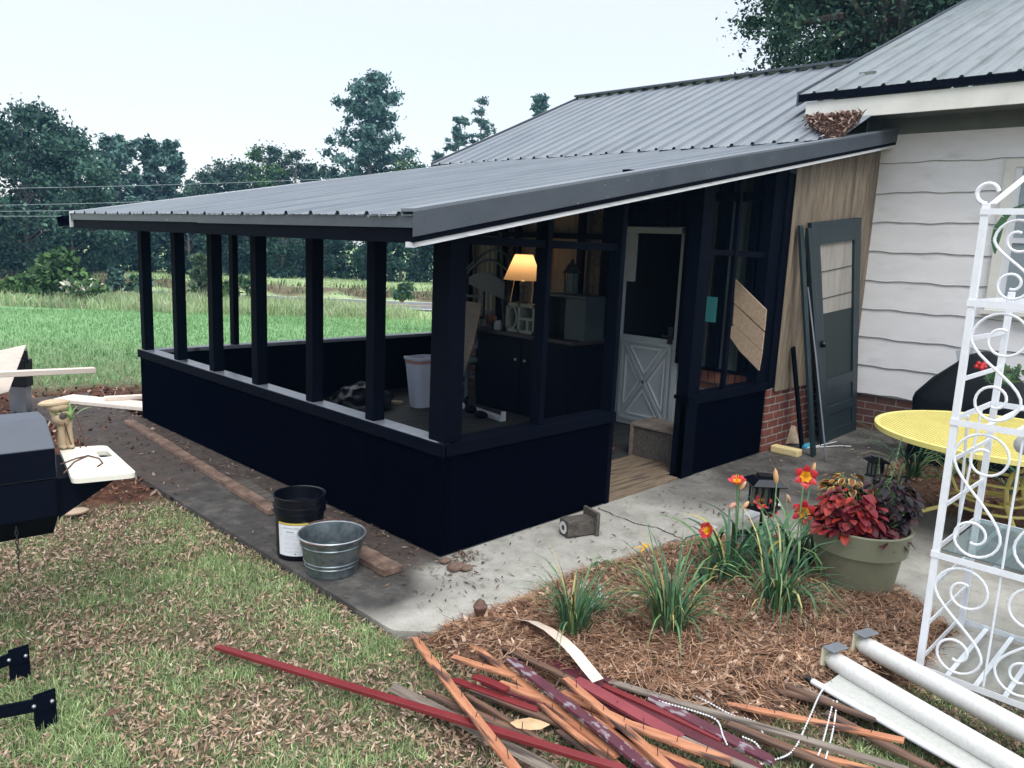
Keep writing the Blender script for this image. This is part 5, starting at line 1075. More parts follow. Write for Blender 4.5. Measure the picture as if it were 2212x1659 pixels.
clump('liriope', 'green strappy plant between the black grill cover and yellow table', 'plant', 1965, 1035, 40, .75, .02, .06, .7, 1.6)
clump('liriope', 'sprawling strappy plant under the yellow table', 'plant', 2080, 1030, 46, .7, .02, .12, .9, 1.5)
mbv = MB(); wf = thing('white_flowers', 'small plant with four white blossoms beside the left grass clump', 'flowers', tuple(G(1285, 1330, .02)))
V, C = [], []
for i in range(26): curveblade(None, G(1285 + random.uniform(-14, 14), 1325 + random.uniform(-10, 12), .02), random.uniform(0, 6.28), .14, .4, 1., .014, None, V, C, n=4, col=random.choice(GRN))
quadmesh('leaves', np.array([[list(p) for p in q] for q in V]), np.array(C), 'green_leaf', wf)
for u, v in ((1262, 1262), (1295, 1267), (1295, 1284), (1278, 1305)):
    p = PY(u, v, G(1285, 1330, .02).y); mb = MB()
    for k in range(5): a = k * 1.257; mb.strip([p, p + Vector((math.cos(a) * .012, 0, math.sin(a) * .012)), p + Vector((math.cos(a) * .02, -.004, math.sin(a) * .02))], [.006, .014, .004], (-math.sin(a), 0, math.cos(a)))
    mb.build('blossom', 'white_label', wf)
sp_ = thing('low_weed', 'dark leafy weed at the edge of the concrete walkway', 'plant', tuple(G(1330, 1230, .02))); V, C = [], []
for i in range(46): g = G(1330 + random.uniform(-45, 45), 1228 + random.uniform(-10, 12), .03); curveblade(None, g, random.uniform(0, 6.28), .06, 1.1, .8, .045, None, V, C, n=4, col=random.choice([(.03, .09, .05), (.05, .13, .07), (.07, .18, .09)]))
quadmesh('leaves', np.array([[list(p) for p in q] for q in V]), np.array(C), 'green_leaf', sp_)
# daylily
LY = thing('daylily', 'red and yellow daylilies with wide green leaves', 'flowers', tuple(G(1620, 1250, .02))); V, C = [], []
for u, v, n_, L_, sprd in ((1575, 1255, 34, .52, .09), (1655, 1235, 30, .48, .09), (1715, 1225, 26, .50, .09), (1525, 1270, 12, .30, .05), (1760, 1225, 10, .36, .05)):
    for i in range(n_):
        a = random.uniform(0, 6.28); r = sprd * math.sqrt(random.random()); g = G(u, v, .02) + Vector((math.cos(a) * r, math.sin(a) * r, 0)); c = (.5, .42, .13) if random.random() < .07 else random.choice(GRN)
        curveblade(None, g, a + random.uniform(-.5, .5), L_ * random.uniform(.6, 1.2), abs(random.gauss(0, .22)), random.uniform(.3, 1.9) if random.random() > .12 else 3.0, .022 * random.uniform(.7, 1.3), None, V, C, n=8, col=np.array(c) * random.uniform(.75, 1.25))
quadmesh('leaves', np.array([[list(p) for p in q] for q in V]), np.array(C), 'green_leaf', LY)
def bloom(u, v, y, r, face, base, openness=.75, lab=None):
    c = PY(u, v, y); face = Vector(face).normalized(); a = face.orthogonal().normalized(); b = face.cross(a); root = c - face * r * .75
    pr = MB(); pr.mi = 0
    for k in range(6):
        an = k * math.pi / 3 + .2; d_ = a * math.cos(an) + b * math.sin(an); sd = -a * math.sin(an) + b * math.cos(an); wd = r * (.78 if k % 2 else .58); L = []
        for s in np.linspace(0, 1, 7): L.append(root + face * r * (.75 * math.sin(s * 1.75) ) + d_ * r * (s ** 1.3) * openness * 1.25)
        ws = [wd * f for f in (.1, .42, .72, .95, 1., .78, .12)]
        pr.mi = 1; pr.strip(L[:4], ws[:4], sd, fold=.10); pr.mi = 0; pr.strip(L[3:], ws[3:], sd, fold=.14)
    o = pr.build('bloom', ['red_petal', 'yellow_petal'], LY, smooth=True)
    mb = MB()
    for k in range(5): an = k * 1.25; mb.tube([root + face * r * .3, c + face * r * .35 + (a * math.cos(an) + b * math.sin(an)) * r * .16], .0022, 4)
    mb.build('stamens', 'yellow_petal', o)
    g = G(*base, .02); st = MB(); m_ = g.lerp(root, .5) + Vector((0, 0, .04)); st.tube([g, m_, root], [.006, .005, .005], 6); st.build('flower_stem', 'stemgreen', LY, smooth=True)
mat('stemgreen', (.06, .15, .05), (.09, .19, .07), scale=20, rough=.5)
tc_ = Vector((CAMP[0] - 1.2, CAMP[1] + 1.2, 1.2)) - Vector((1.1, -1.3, .5))
bloom(1592, 1034, -1.25, .068, (-.25, .0, .95), (1585, 1240), .62)
bloom(1742, 1030, -1.35, .075, (-.75, -.55, .25), (1715, 1225), .85)
bloom(1738, 1108, -1.42, .078, (-.7, -.6, .3), (1725, 1225), .85)
bloom(1647, 1082, -1.15, .06, (-.6, -.3, .5), (1650, 1235), .8)
bloom(1664, 1102, -1.17, .055, (-.5, -.4, .5), (1650, 1235), .8)
bloom(1524, 1145, -1.3, .064, (-.75, .15, .3), (1525, 1270), .6)
def bud(u, v, y, L, tilt, m_, base, r=.012):
    c = PY(u, v, y); t_ = Vector(tilt).normalized(); a = c - t_ * L / 2; pts = [a + t_ * L * s for s in (0, .2, .5, .8, 1)]; MB().tube(pts, [r * .4, r, r * 1.15, r * .8, r * .15], 8).build('bud', m_, LY, smooth=True)
    g = G(*base, .02); MB().tube([g, g.lerp(a, .5) + Vector((0, 0, .03)), a], .004, 5).build('flower_stem', 'stemgreen', LY, smooth=True)
bud(1676, 1028, -1.25, .10, (-.1, .15, 1), 'cream_bud', (1660, 1235), .015); bud(1758, 1010, -1.33, .07, (.1, -.1, 1), 'cream_bud', (1720, 1225), .012); bud(1605, 1048, -1.27, .06, (.4, -.3, .7), 'cream_bud', (1585, 1240))
bud(1582, 1092, -1.25, .05, (-.5, .4, -.4), 'wilt', (1590, 1240), .014); bud(1612, 1090, -1.2, .055, (.4, -.3, .7), 'cream_bud', (1600, 1240)); bud(1703, 1078, -1.3, .07, (.3, -.3, -.8), 'wilt', (1700, 1230), .013); bud(1560, 1145, -1.3, .06, (.4, -.3, .7), 'stemgreen', (1535, 1265), .009)
g = G(1507, 1298, .03); mb = MB(); mb.strip([g, g + Vector((.04, -.02, .02)), g + Vector((.07, -.04, .0))], [.02, .05, .01], (0, 1, .3), .2); solo(mb, 'fallen_petal', 'red_petal', 'red petal fallen in the straw right of the middle clump', 'petal')
# planter with coleus
px_, py_ = 1.56, -1.855
PT = thing('planter', 'large olive round planter with a broad rim', 'planter', (px_, py_, .0))
MB().lathe([(0, -.03), (.185, -.03), (.19, -.02), (.225, .235), (.230, .245), (.25, .25), (.262, .37), (.266, .38), (.262, .388), (.25, .385), (.24, .33), (0, .33)], (px_, py_, 0), 64).build('pot', 'pot_olive', PT, smooth=True)
MB().lathe([(0, .335), (.243, .335)], (px_, py_, 0), 32).build('soil', 'soil', PT)
def leafy(name, lab, cat, cen, rx, rz_, n, L, w_, cols, edge=None, up=.3, seed=0, ser=5, parent=None):
    sg = random.Random(seed); t = thing(name, lab, cat, (px_, py_, .34)); V, C = [], []; st = MB()
    for i in range(n):
        a = sg.uniform(0, 6.28); e = sg.uniform(.0, 1.3); rr = math.sqrt(sg.uniform(.15, 1)); c = Vector(cen) + Vector((math.cos(a) * math.cos(e) * rx * rr, math.sin(a) * math.cos(e) * rx * rr, math.sin(e) * rz_ * rr))
        d_ = Vector((math.cos(a + sg.uniform(-.6, .6)), math.sin(a + sg.uniform(-.6, .6)), sg.uniform(-.7, up))).normalized(); s_ = d_.cross(Vector((0, 0, 1))).normalized(); nn = s_.cross(d_); l_ = L * sg.uniform(.6, 1.2); wd = w_ * l_ / L
        s_ = (s_ + nn * sg.uniform(-.5, .5)).normalized(); prof = [(0, .15), (.2, .8), (.45, 1), (.7, .8), (.88, .45), (1, .02)]; col = np.array(sg.choice(cols)) * sg.uniform(.7, 1.3)
        for (t0, w0), (t1, w1) in zip(prof[:-1], prof[1:]):
            for sd in (-1, 1):
                p0 = c + d_ * l_ * t0 - Vector((0, 0, .3 * l_ * t0 * t0)); p1 = c + d_ * l_ * t1 - Vector((0, 0, .3 * l_ * t1 * t1)); f = .12 * wd
                jag_ = sg.uniform(.85, 1.1); q0 = p0 + s_ * sd * wd * w0 / 2 + nn * f * w0; q1 = p1 + s_ * sd * wd * w1 / 2 * jag_ + nn * f * w1
                if edge is not None:
                    m0 = p0.lerp(q0, .66); m1 = p1.lerp(q1, .66); V.append([p0, m0, m1, p1]); C.append(col); V.append([m0, q0, q1, m1]); C.append(np.array(edge) * sg.uniform(.8, 1.2))
                else: V.append([p0, q0, q1, p1]); C.append(col * (1.0 if sd > 0 else .85))
        if i % 4 == 0: st.tube([(px_ + sg.uniform(-.05, .05), py_ + sg.uniform(-.05, .05), .33), c], .004, 4)
    quadmesh('leaves', np.array([[list(p) for p in q] for q in V]), np.array(C), 'green_leaf', t); st.build('stem', 'stemgreen', t); return t
left = PY(1818, 1120, -1.72)
leafy('red_coleus', 'bright red coleus spilling over the left side of the planter', 'plant', (1.47, -1.82, .36), .19, .24, 420, .062, .056, [(.24, .014, .016), (.20, .012, .022), (.30, .025, .016), (.13, .01, .018)], seed=1)
leafy('gold_edged_coleus', 'orange brown coleus with gold leaf edges at the back of the planter', 'plant', (1.63, -1.73, .50), .16, .14, 85, .065, .052, [(.17, .035, .012), (.22, .055, .018), (.13, .025, .012)], edge=(.36, .30, .07), seed=2)
leafy('dark_coleus', 'nearly black purple coleus on the right side of the planter', 'plant', (1.68, -1.95, .42), .155, .26, 260, .055, .042, [(.010, .003, .008), (.018, .005, .010), (.008, .003, .008), (.035, .007, .012)], seed=3)
leafy('wine_coleus', 'small wine red coleus low in the front of the planter', 'plant', (1.50, -1.98, .35), .13, .06, 40, .06, .045, [(.14, .02, .02), (.09, .015, .02)], seed=4)
fs_ = thing('coleus_spikes', 'pale green flower spikes rising from the planter', 'plant', (px_, py_, .34)); V, C = [], []; st = MB()
for (u0, v0, u1, v1) in ((1895, 1090, 1900, 975), (1915, 1080, 1925, 1010), (1880, 1100, 1885, 1040), (1920, 1060, 1948, 945), (1862, 1130, 1866, 1090)):
    a = PY(u0, v0, -1.75); b = PY(u1, v1, -1.75); st.tube([a - Vector((0, 0, .1)), a, b], .0025, 4)
    for k in range(70): s = random.random(); p = a.lerp(b, s); an = random.uniform(0, 6.28); d_ = Vector((math.cos(an), math.sin(an), .4)) * (.018 * (1.1 - s)); V.append([p, p + d_ * .5 + Vector((0, 0, .004)), p + d_, p + d_ * .5 - Vector((0, 0, .004))]); C.append((.34, .42, .26) if random.random() < .7 else (.2, .3, .15))
quadmesh('spikes', np.array([[list(p) for p in q] for q in V]), np.array(C), 'green_leaf', fs_); st.build('stem', 'stemgreen', fs_)

# ================================================================== YELLOW TABLE, COVERED GRILL
tx, ty, tz, tr = 3.235, -2.14, .72, .81
YT = thing('garden_table', 'round yellow metal garden table with scrolled legs', 'table', (tx, ty, 0))
MB().lathe([(0, tz), (tr - .03, tz), (tr - .02, tz + .006), (tr, tz + .002), (tr, tz - .03), (tr - .006, tz - .032), (tr - .008, tz - .006), (0, tz - .006)], (tx, ty, 0), 96).build('top', 'yellow_metal', YT, smooth=True)
mb = MB()
for k in range(-25, 26):
    o_ = k * .031; L = math.sqrt(max(0, (tr - .035) ** 2 - o_ * o_)); d_ = Vector((.7, .7, 0)); r = Vector((-.7, .7, 0)); c_ = Vector((tx, ty, tz + .0025)) + r * o_ * 1.01
    mb.bar(c_ - d_ * L, c_ + d_ * L, .014, .004)
mb.build('slats', 'yellow_metal', YT)
for k in range(4):
    a = R_(35 + 90 * k); d_ = Vector((math.cos(a), math.sin(a), 0)); o_ = Vector((tx, ty, 0)); zz = Vector((0, 0, 1))
    P_ = [(.50, .68), (.38, .58), (.22, .50), (.17, .38), (.2, .27), (.34, .17), (.52, .10), (.66, .055), (.72, .02)]
    lg = MB().tube([o_ + d_ * r + zz * z for r, z in P_], .015, 8).ball(o_ + d_ * .72 + zz * .012, .022, 8, (1, 1, .6)).build('leg', 'yellow_metal', YT, smooth=True)
    P2 = [(.30, .68), (.27, .56), (.30, .42), (.24, .30), (.12, .26)]; MB().tube([o_ + d_ * r + zz * z for r, z in P2], .011, 7).build('brace', 'yellow_metal', lg, smooth=True)
for r, z in ((.2, .40), (.19, .26), (.28, .22)): MB().tube([(tx + r * math.cos(a), ty + r * math.sin(a), z) for a in np.linspace(0, 2 * math.pi, 33)], .010, 7, False).build('ring', 'yellow_metal', YT, smooth=True)
def cover():
    t = thing('grill_cover', 'black fitted cover draped over a grill against the brick wall', 'grill cover', (5.2, -1.5, 0)); x0, x1, y0, y1 = 4.75, 5.55, -1.02, -1.98; mb = MB(); n = 40
    lev = [(0, 1.0, 1.0), (.35, .96, .95), (.62, 1.0, 1.0), (.67, .98, .97), (.83, .86, .70), (.98, .72, .36), (1.07, .6, .16), (1.085, .5, .08)]; vs = []; fs = []
    for z, sx, sy in lev:
        for k in range(n):
            a = 2 * math.pi * k / n; cx, sy_ = math.cos(a), math.sin(a); ex = abs(cx) ** .45 * (1 if cx > 0 else -1); ey = abs(sy_) ** .45 * (1 if sy_ > 0 else -1); w = 1 + .02 * noise.noise(Vector((cx * 3, sy_ * 3, z * 4))) + .012 * math.sin(a * 9) * (1 - z)
            vs.append(((x0 + x1) / 2 + ex * (x1 - x0) / 2 * sx * w, (y0 + y1) / 2 + ey * (y0 - y1) / 2 * sy * w, z))
    for i in range(len(lev) - 1):
        for k in range(n): k2 = (k + 1) % n; fs.append((i * n + k, i * n + k2, (i + 1) * n + k2, (i + 1) * n + k))
    fs.append(tuple(range((len(lev) - 1) * n, len(lev) * n))); mb.add(vs, fs).build('cover', 'cover_black', t, smooth=True)
    a = PX(2090, 770, 5.05); MB().bar(a + Vector((0, .09, -.01)), a + Vector((0, -.04, .045)), .10, .006, up=(-1, 0, .4)).build('patch', 'grey_label', t)
cover()
g = G(2212, 905, .62)
gt = thing('flower_pot', 'potted plant with red flower heads right of the grill cover', 'plant', (4.2, -1.9, .7)); V, C = [], []
for u, v in ((2150, 808), (2170, 800), (2190, 808), (2205, 800), (2140, 815), (2180, 822)):
    p = PX(u, v, 4.6)
    for k in range(12): a = random.uniform(0, 6.28); d_ = Vector((0, math.cos(a), math.sin(a))) * .06; s_ = Vector((.3, -math.sin(a), math.cos(a))) * .012; V.append([p, p + d_ * .5 + s_, p + d_, p + d_ * .5 - s_]); C.append(random.choice(GRN))
quadmesh('leaves', np.array([[list(p) for p in q] for q in V]), np.array(C), 'green_leaf', gt); p = PX(2118, 792, 4.6); mb = MB()
for k in range(9): mb.ball((p.x + random.uniform(-.02, .02), p.y + random.uniform(-.035, .035), p.z + random.uniform(-.03, .03)), .02, 6)
mb.build('flower_head', 'red_petal', gt); a = PX(2140, 830, 4.6); b = PX(2330, 812, 4.6); MB().tube([p, a, b], .005, 5).build('stem', 'stemgreen', gt); mb = MB(); c_ = PX(2330, 850, 4.6); mb.tube([c_, Vector((c_.x, c_.y, 0))], .09, 12).build('pot', 'soil', gt)

# ================================================================== WHITE WIRE RACK
rx0, ry0 = .82, -2.43; rdx, rdy = .66, -1.02; RK = thing('plant_rack', 'tall white wrought iron plant rack with scrolls at the right edge', 'rack', (rx0 + rdx / 2, ry0 + rdy / 2, 0))
zs = [float(PX(u, v, .82).z) for u, v in ((1985, 1438), (2020, 1195), (2060, 910), (2103, 655))]; ZT = float(PX(2140, 440, .82).z)
for i, (x, y) in enumerate(((rx0, ry0), (rx0, ry0 + rdy), (rx0 + rdx, ry0), (rx0 + rdx, ry0 + rdy))):
    MB().box((x - .014, y - .014, -.03), (x + .014, y + .014, ZT if i < 2 else zs[3] + .04)).build('post', 'rack_white', RK, bevel=.002)
for i, z in enumerate(zs):
    mb = MB(); w_ = .028
    mb.box((rx0 - .018, ry0 + rdy, z - w_ / 2), (rx0 - .0145, ry0 + .015, z + w_ / 2)); mb.box((rx0 - .014, ry0 + .0145, z - w_ / 2), (rx0 + rdx, ry0 + .018, z + w_ / 2)); mb.box((rx0 + rdx + .0145, ry0 + rdy, z - w_ / 2), (rx0 + rdx + .018, ry0, z + w_ / 2)); mb.box((rx0, ry0 + rdy - .018, z - w_ / 2), (rx0 + rdx, ry0 + rdy - .0145, z + w_ / 2))
    n_ = 9
    for k in range(1, n_): y = ry0 + rdy * k / n_; mb.box((rx0 - .014, y - .010, z - .004), (rx0 + rdx + .014, y + .010, z))
    mb.build('shelf', 'rack_white', RK)
mb = MB(); mb.box((rx0 - .018, ry0 + rdy, ZT - .045), (rx0 - .0145, ry0 + .015, ZT - .02)); mb.build('top_rail', 'rack_white', RK)
mb = MB()
zz_ = zs + [ZT]
for i in range(3):
    for f in (.36, .70): z = zs[i] + (zz_[i + 1] - zs[i]) * f; MB().box((rx0, ry0 - .003, z - .010), (rx0 + rdx, ry0 + .003, z + .010)).build('side_rail', 'rack_white', RK)
def scroll_S(yc, z0, z1, sgn, w_=.12):
    H = z1 - z0; R1 = min(w_, H * .25); R2 = min(w_ * .85, H * .20); x = rx0 - .003; T = 2.6 * math.pi
    top = [(-sgn * 0 + R1 * (.28 + .72 * t) * math.cos(math.pi - T * (1 - t)), z1 - R1 - .004 + R1 * (.28 + .72 * t) * math.sin(math.pi - T * (1 - t))) for t in np.linspace(0, 1, 30)]
    bot = [(R2 * (1 - .72 * t) * math.cos(-T * t), z0 + R2 + .004 + R2 * (1 - .72 * t) * math.sin(-T * t)) for t in np.linspace(0, 1, 28)]
    p, q = top[-1], bot[0]; hh = (p[1] - q[1]); mid = []
    for s in np.linspace(.08, .92, 9): mid.append(((1 - s) ** 3 * p[0] + 3 * (1 - s) ** 2 * s * p[0] + 3 * (1 - s) * s * s * q[0] + s ** 3 * q[0], p[1] - hh * s))
    return [Vector((x, yc - sgn * u, z)) for u, z in top + mid + bot]
for i in range(4):
    z0, z1 = zs[i] + .014, (zs[i + 1] - .014 if i < 3 else ZT - .05)
    for k in range(4):
        yc = ry0 - .135 - k * .255; mb = MB(); mb.tube(scroll_S(yc, z0, z1, 1 if k % 2 == 0 else -1), .006, 7); mb.build('scroll', 'rack_white', RK, smooth=True)
    for k in (1, 2, 3): y = ry0 - .255 * k - .004; MB().tube([(rx0 - .003, y, z0), (rx0 - .003, y, z1)], .005, 6).build('bar', 'rack_white', RK, smooth=True)
for y in (ry0, ry0 - .34, ry0 + rdy): MB().tube(spiral((rx0, y - .0, ZT + .042), .042, -math.pi / 2, .72, 'yz', 18, .9), .009, 7).build('curl', 'rack_white', RK, smooth=True)
a = Vector((rx0 + .01, ry0 - .02, ZT)); MB().bar(a, a + Vector((.25, -.12, .2)), .03, .006).build('top_brace', 'rack_white', RK)
MB().tube([(rx0 + .3, ry0, zs[1]), (rx0 + .42, ry0, zs[2])], .006, 6).tube([(rx0 + .2, ry0, zs[2]), (rx0 + .33, ry0, zs[1])], .006, 6).build('cross_brace', 'rack_white', RK, smooth=True)
mat('glass_shelf', (.5, .62, .62), None, rough=.05, trans=.85, spec=.6)
solo(MB().box((rx0 + .02, ry0 + rdy + .02, zs[1] + .015), (rx0 + rdx - .02, ry0 - .02, zs[1] + .021)), 'glass_pane', 'glass_shelf', 'sheet of greenish glass lying on the second rack shelf', 'glass')
st_ = PX(2218, 962, 1.0); mb = MB(); mb.ball(st_, .05, 14, (1, 1, .9)).ball(st_ + Vector((0, -.06, .02)), .05, 12); so = solo(mb, 'stone_bird', 'stone_grey', 'pale grey stone ornament on the third rack shelf', 'ornament', smooth=True)
hp = thing('trailing_leaf_plant', 'plant with one long green leaf hanging at the rack top', 'plant', tuple(PX(2230, 420, rx0 + .1))); V, C = [], []
pts = [PX(u, v, rx0 + .12) for u, v in ((2212, 442), (2190, 452), (2170, 470), (2156, 495), (2150, 520), (2149, 548))]; ws = [.008, .016, .026, .036, .034, .006]; mb = MB()
for i in range(5): s_ = (pts[i + 1] - pts[i]).cross(Vector((1, 0, .1))).normalized(); V.append([pts[i] - s_ * ws[i] / 2, pts[i] + s_ * ws[i] / 2, pts[i + 1] + s_ * ws[i + 1] / 2, pts[i + 1] - s_ * ws[i + 1] / 2]); C.append((.06, .15, .07))
quadmesh('leaf', np.array([[list(p) for p in q] for q in V]), np.array(C), 'green_leaf', hp); MB().tube([pts[0], pts[0] + Vector((.02, -.12, .01))], .004, 5).build('stem', 'stemgreen', hp)
clump('fern', 'dark green ferny plant behind the rack near the yellow table', 'plant', 2240, 1075, 40, .62, .05, .08, .8, 1.4, cols=[(.03, .09, .05), (.04, .12, .06)])

# ================================================================== LUMBER PILE
LG = 'salvaged trim strips in the lumber pile'
def strip_(u0, v0, z0, u1, v1, z1, w_, m_, lab, h=.012, roll=0., nails=0, cat='board', name='wood_strip', sag=0.):
    a = G(u0, v0, z0 + .01); b = G(u1, v1, z1 + .01); L = (b - a).length; d_ = (b - a).normalized(); r = d_.cross(Vector((0, 0, 1))).normalized(); nn = r.cross(d_)
    mb = MB(); n = 8; vs = []; fs = []; M = Matrix.Rotation(roll, 3, Vector((1, 0, 0))); sg = random.Random(int(u0 + v1)); bow = sg.uniform(-.006, .006)
    for i in range(n + 1):
        x = L * i / n; bz = sag * math.sin(math.pi * i / n); by = bow * math.sin(math.pi * i / n)
        for yy, zz_ in ((-w_ / 2, -h / 2), (w_ / 2, -h / 2), (w_ / 2, h / 2), (-w_ / 2, h / 2)):
            q = M @ Vector((0, yy * (1 - (.25 * sg.random() if i in (0, n) else 0)), zz_)); vs.append((x + (sg.uniform(-.01, .01) if i in (0, n) else 0), q.y + by, q.z + bz))
    for i in range(n):
        for k in range(4): fs.append((i * 4 + k, i * 4 + (k + 1) % 4, i * 4 + 4 + (k + 1) % 4, i * 4 + 4 + k))
    fs += [(3, 2, 1, 0), (n * 4, n * 4 + 1, n * 4 + 2, n * 4 + 3)]; mb.add(vs, fs)
    me = mb.build(name, m_, bevel=.0015, seg=1); off = me.location.copy(); me.data.transform(Matrix.Translation(off)); me.location = a
    me.rotation_euler = Matrix((d_, -r, nn)).transposed().to_euler(); setp(me, lab, cat, LG); ORG[me] = Vector((0, 0, 0))
    for k in range(nails):
        x = L * (k + .5 + sg.uniform(-.2, .2)) / nails; hh = sg.uniform(.02, .045)
        nl = MB().tube([(x, sg.uniform(-.005, .005), h / 2), (x + sg.uniform(-.008, .008), sg.uniform(-.006, .006), h / 2 + hh)], .0016, 5); nl.build('nail', 'iron', me, local=True)
    return me
ZL = .0
strip_(471, 1398, .0, 1352, 1664, .07, .036, 'red_paint', 'longest bright red strip reaching far left over the lawn', .018)
strip_(895, 1378, .01, 1128, 1680, .12, .040, 'orange_wood', 'raw orange strip crossing on top of the long red strip', .012, nails=7)
strip_(848, 1484, .0, 1200, 1668, .02, .040, 'grey_wood', 'strip with a white edge lying under the long red strip', .014, roll=.9)
strip_(917, 1494, .02, 1173, 1604, .03, .040, 'brown_wood', 'short weathered brown strip between the white edged and dark strips', nails=4)
strip_(1010, 1508, .02, 1173, 1608, .03, .022, 'brown_wood', 'thin dark strip pointing down to the long red strip', .03)
strip_(965, 1351, .0, 1330, 1632, .06, .034, 'orange_wood', 'long orange strip that starts at the finial light', .012)
strip_(979, 1420, .03, 1115, 1462, .035, .036, 'orange_wood', 'short orange strip at the upper left of the pile', nails=1)
strip_(1101, 1424, .07, 1415, 1672, .10, .046, 'maroon_peel', 'peeling purple maroon board on top of the pile', .016)
strip_(1080, 1373, .01, 1643, 1664, .03, .060, 'maroon_paint', 'wide maroon board behind the orange strips', .016)
strip_(1086, 1399, .03, 1246, 1474, .035, .034, 'brown_wood', 'dark brown nailed strip on top of the wide maroon board', nails=3)
strip_(1243, 1468, .055, 1470, 1596, .05, .060, 'pink_paint', 'dusty pink red board in the middle of the pile', .016)
strip_(1220, 1466, .09, 1462, 1672, .12, .036, 'orange_wood', 'topmost orange strip with standing nails beside the pink board', nails=4)
strip_(1343, 1560, .07, 1575, 1645, .08, .050, 'orange_wood', 'broad orange strip with a square cut right end', nails=3)
strip_(1211, 1495, .05, 1400, 1584, .07, .040, 'orange_wood', 'orange strip tucked under the peeling maroon board', nails=2)
strip_(1280, 1553, .07, 1440, 1668, .08, .036, 'orange_wood', 'short orange strip at the bottom of the pile')
strip_(1078, 1476, .04, 1330, 1570, .05, .042, 'orange_wood', 'orange strip left of the peeling maroon board', nails=3)
strip_(1165, 1516, .03, 1365, 1680, .05, .040, 'orange_wood', 'rust orange strip running down to the bottom edge', nails=3)
strip_(1026, 1462, .045, 1095, 1490, .045, .036, 'red_paint', 'shortest red piece at the left of the pile', .014)
strip_(1042, 1473, .03, 1200, 1524, .035, .040, 'maroon_paint', 'short maroon strip beside the shortest red piece')
strip_(979, 1468, .01, 1160, 1534, .02, .036, 'red_paint', 'dark red strip low on the left side of the pile')
strip_(1020, 1490, .005, 1300, 1600, .02, .036, 'brown_wood', 'brown strip lying in grass under the leaf')
strip_(1130, 1385, .0, 1330, 1480, .02, .03, 'maroon_peel', 'thin peeling maroon strip nearest the curved veneer', .014)
strip_(1316, 1473, .02, 1960, 1664, .03, .036, 'grey_wood', 'longest brown strip with a pale edge right of the maroon board', .014, nails=2)
strip_(1402, 1507, .04, 1670, 1645, .04, .052, 'maroon_peel', 'peeling maroon board at the right side of the pile', .016)
strip_(1300, 1480, .035, 1560, 1600, .035, .03, 'red_paint', 'thin red strip between the two peeling maroon boards', .014)
strip_(1534, 1403, .0, 1888, 1555, .01, .034, 'grey_wood', 'grey strip whose end lies highest in the straw right of the pile')
strip_(1516, 1446, .01, 1800, 1522, .02, .036, 'brown_wood', 'brown strip with an orange broken end in the straw')
strip_(1675, 1407, .0, 1772, 1477, .01, .036, 'brown_wood', 'short brown strip pointing at the blind bracket')
strip_(1620, 1450, .02, 1890, 1556, .03, .034, 'brown_wood', 'brown strip resting under the white bottom rail')
strip_(1575, 1522, .01, 1952, 1600, .02, .034, 'orange_wood', 'orange brown strip in the green grass by the blinds', nails=2)
strip_(1570, 1562, .02, 1820, 1665, .03, .044, 'brown_wood', 'wide brown strip near the bottom edge by the beads')
strip_(1784, 1540, .0, 2020, 1664, .01, .044, 'brown_wood', 'brown strip running beside the bottom rail of the blinds')
strip_(1640, 1600, .0, 1900, 1668, .01, .03, 'orange_wood', 'small orange strip between the two bead chains')
strip_(1460, 1590, .05, 1640, 1668, .05, .034, 'grey_wood', 'grey strip under the left bead chain')
strip_(1689, 1353, .0, 1766, 1390, .01, .026, 'grey_wood', 'short grey stick lying above the blind bracket')
strip_(1207, 1578, .01, 1350, 1668, .02, .036, 'brown_wood', 'dark strip low at the bottom of the pile')
sg = random.Random(11)
for k in range(9):
    u = sg.uniform(1180, 1500); v = 1480 + (u - 1180) * .45 + sg.uniform(-10, 70)
    strip_(u, v, .03, u + sg.uniform(110, 200), v + sg.uniform(60, 110), .03, .034, ['orange_wood', 'brown_wood', 'maroon_paint'][k % 3], ['orange', 'brown', 'maroon'][k % 3] + ' filler strip ' + ['buried under the peeling maroon board', 'just beneath the pink board', 'half hidden beside the wide maroon board', 'deep in the pile near its bottom edge', 'crossing under the topmost orange strip', 'showing between two nailed orange strips', 'under the broad square cut strip', 'low at the right of the pink board', 'at the pile foot near the left chain'][k], nails=k % 2)
# curved veneer strip
mb = MB(); pts = [G(u, v, z) for u, v, z in ((1113, 1337, .05), (1150, 1342, .09), (1186, 1360, .115), (1217, 1384, .12), (1243, 1410, .11), (1267, 1440, .09), (1292, 1470, .075))]
mb.strip(pts, [.055] * 7, (-.55, .8, .0)); solo(mb, 'veneer_strip', 'beige_card', 'curved thin beige strip bending over the straw', 'strip')
g = G(1145, 1563, .06); mb = MB(); d_ = Vector((.7, -.72, 0)); s_ = Vector((.72, .7, .15)); mb.strip([g - d_ * .075, g - d_ * .05, g + Vector((0, 0, .004)), g + d_ * .04, g + d_ * .075], [.006, .045, .066, .048, .004], s_, .08); mat('leaf_tan', (.45, .29, .15), (.56, .38, .22), scale=12, rough=.6); solo(mb, 'magnolia_leaf', 'leaf_tan', 'large dry tan magnolia leaf lying in the lumber pile', 'leaf')
g = G(243, 1545, 0); mb = MB(); mb.strip([g + Vector((-.03, 0, .01)), g + Vector((0, 0, .03)), g + Vector((.03, -.01, .01))], [.02, .05, .02], (0, 1, 0), .2); solo(mb, 'dead_leaf', 'brown_wood', 'single dark curled leaf lying alone in the lower left lawn', 'leaf')
g = G(164, 1105, 0); mb = MB(); mb.ball((g.x, g.y, .0), .055, 12, (1.5, 1, .35)); solo(mb, 'wood_knot', 'pale_pine_dim', 'pale oval wood scrap in the grass under the smoker', 'wood scrap', smooth=True)

